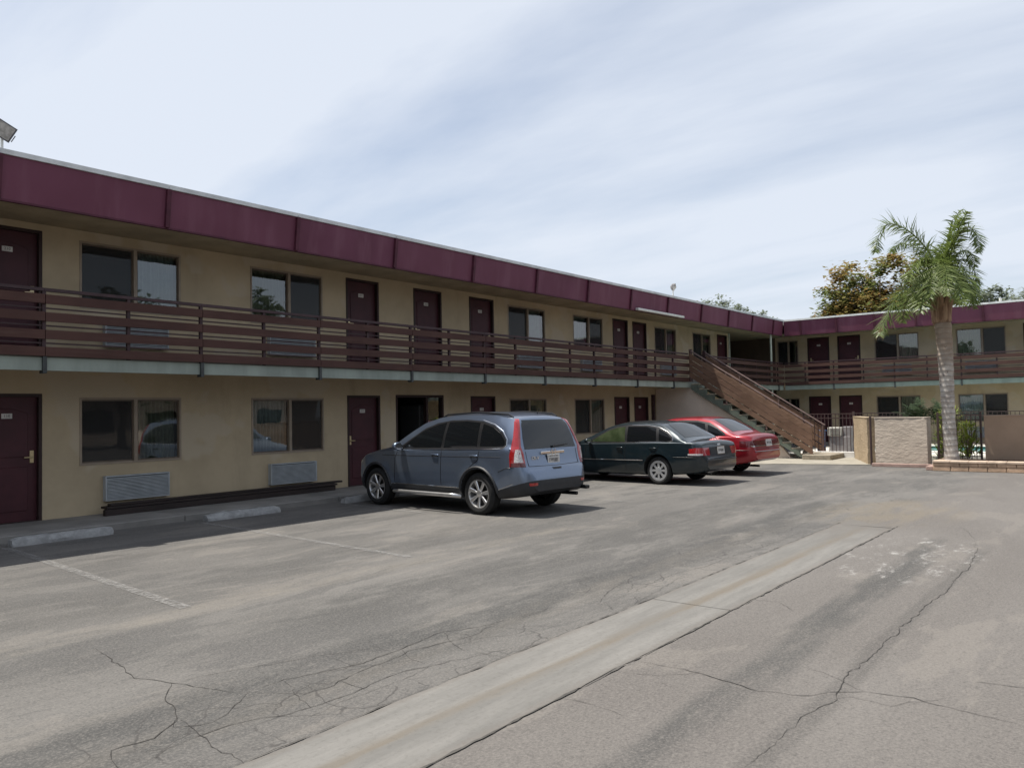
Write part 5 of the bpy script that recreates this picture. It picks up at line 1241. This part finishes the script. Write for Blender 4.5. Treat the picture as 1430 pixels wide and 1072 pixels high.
tree('tree', (50, 12.2, 0), 10.3, [(0, 1.6, 8.2, 2.2, 1.5, 1.9), (0, -1.2, 8.6, 2.2, 1.6, 1.7), (0, 0, 7.0, 2.4, 3.0, 1.2), (0, 3.3, 6.7, 1.0, .7, .6), (.5, -2.8, 7.6, 1.6, 1.3, 1.7)], 310, 66, .28, 'leaf_rust', 'rust and olive leaved tree rising behind the right wing, beside the palm crown', None, 21, .85)
g1 = 'grey-green trees beyond the right wing'
tree('tree', (62, 7.6, 0), 9.6, [(0, 0, 7.6, 1.8, 1.9, 1.7)], 90, 45, .26, 'leaf_greygreen', 'grey-green tree behind the palm crown, beyond the right wing roof', g1, 31, .6)
tree('tree', (66, 5.2, 0), 10.5, [(0, 0, 8.2, 1.8, 1.3, 1.8), (0, -1.5, 7.6, 1.5, 1.3, 1.2)], 95, 45, .27, 'leaf_greygreen', 'taller grey-green tree with lobed top beyond the right wing roof', g1, 32, .6)
tree('tree', (64, 1.6, 0), 10.8, [(0, 0, 8.4, 2, 2.0, 2.0), (0, -2.5, 8.4, 2, 2.0, 1.9)], 130, 45, .27, 'leaf_greygreen', 'broad grey-green tree far along the right wing roof', g1, 33, .6)
g2 = 'far trees over the long wing roof'
tree('tree', (60, 25.9, -.5), 10.8, [(0, .6, 9.2, 1.5, 1.8, 1.7), (0, -1.2, 8.9, 1.3, 1.5, 1.3)], 110, 40, .26, 'leaf_greygreen', 'larger pale tree top showing over the long roof', g2, 41, .55)
tree('tree', (60, 23.3, -.3), 9.4, [(0, 0, 8.0, 1.2, 1.3, 1.3)], 60, 38, .26, 'leaf_greygreen', 'smaller pale tree top close to the inner roof corner', g2, 42, .5)
tree('tree', (60, 28.6, 0), 10.4, [(0, 0, 9.3, 1.0, .7, 1.0)], 26, 34, .24, 'leaf_greygreen', 'thin pale tree top beside the roof floodlight', g2, 43, .5)
# unseen trees and low building, added to darken reflections in windows and paintwork
gb = 'unseen trees added for reflections'
for i, (x, y, h, d_) in enumerate(((-14, -15, 9, 'at the bend of the drive'), (-5, -19, 11, 'shading the end of the cream building'), (4, -17, 8.5, 'lowest of the row before the cream building'), (13, -20, 12, 'tallest before the cream building'), (22, -18, 9.5, 'leaning towards the planter end'), (31, -20, 11, 'level with the pool yard'), (-19, -3, 10, 'opposite the stair'), (-22, 7, 12, 'tallest at the street end of the lot'), (-18, 15, 9, 'behind the street end of the long wing'))):
    tree('tree', (x, y, 0), h, [(0, 0, h*.62, 3.2, 3.0, h*.34), (1.5, .8, h*.45, 2.6, 2.4, h*.2)], 80, 42, .55, 'leaf_dark', 'unseen dark tree added for reflections, '+d_, gb, 70+i, 1.1, .3)
OB = thing('reflection_building', (12, -27, 0), 'unseen low cream building added for reflections in the motel windows', 'building')
MB().box(-14, 42, -31, -26, 0, 3.2).build('wall', 'stucco_pale', OB)
MB().box(-14.6, 42.6, -31.6, -25.2, 3.202, 3.5).build('roof', 'flashing', OB)
for i in range(12): MB().box(-12+i*4.4, -10+i*4.4, -25.998, -25.95, .9, 2.2).build('window', 'car_glass', OB)
for o in list(bpy.data.objects):
    if 'org' in o.keys(): del o['org']
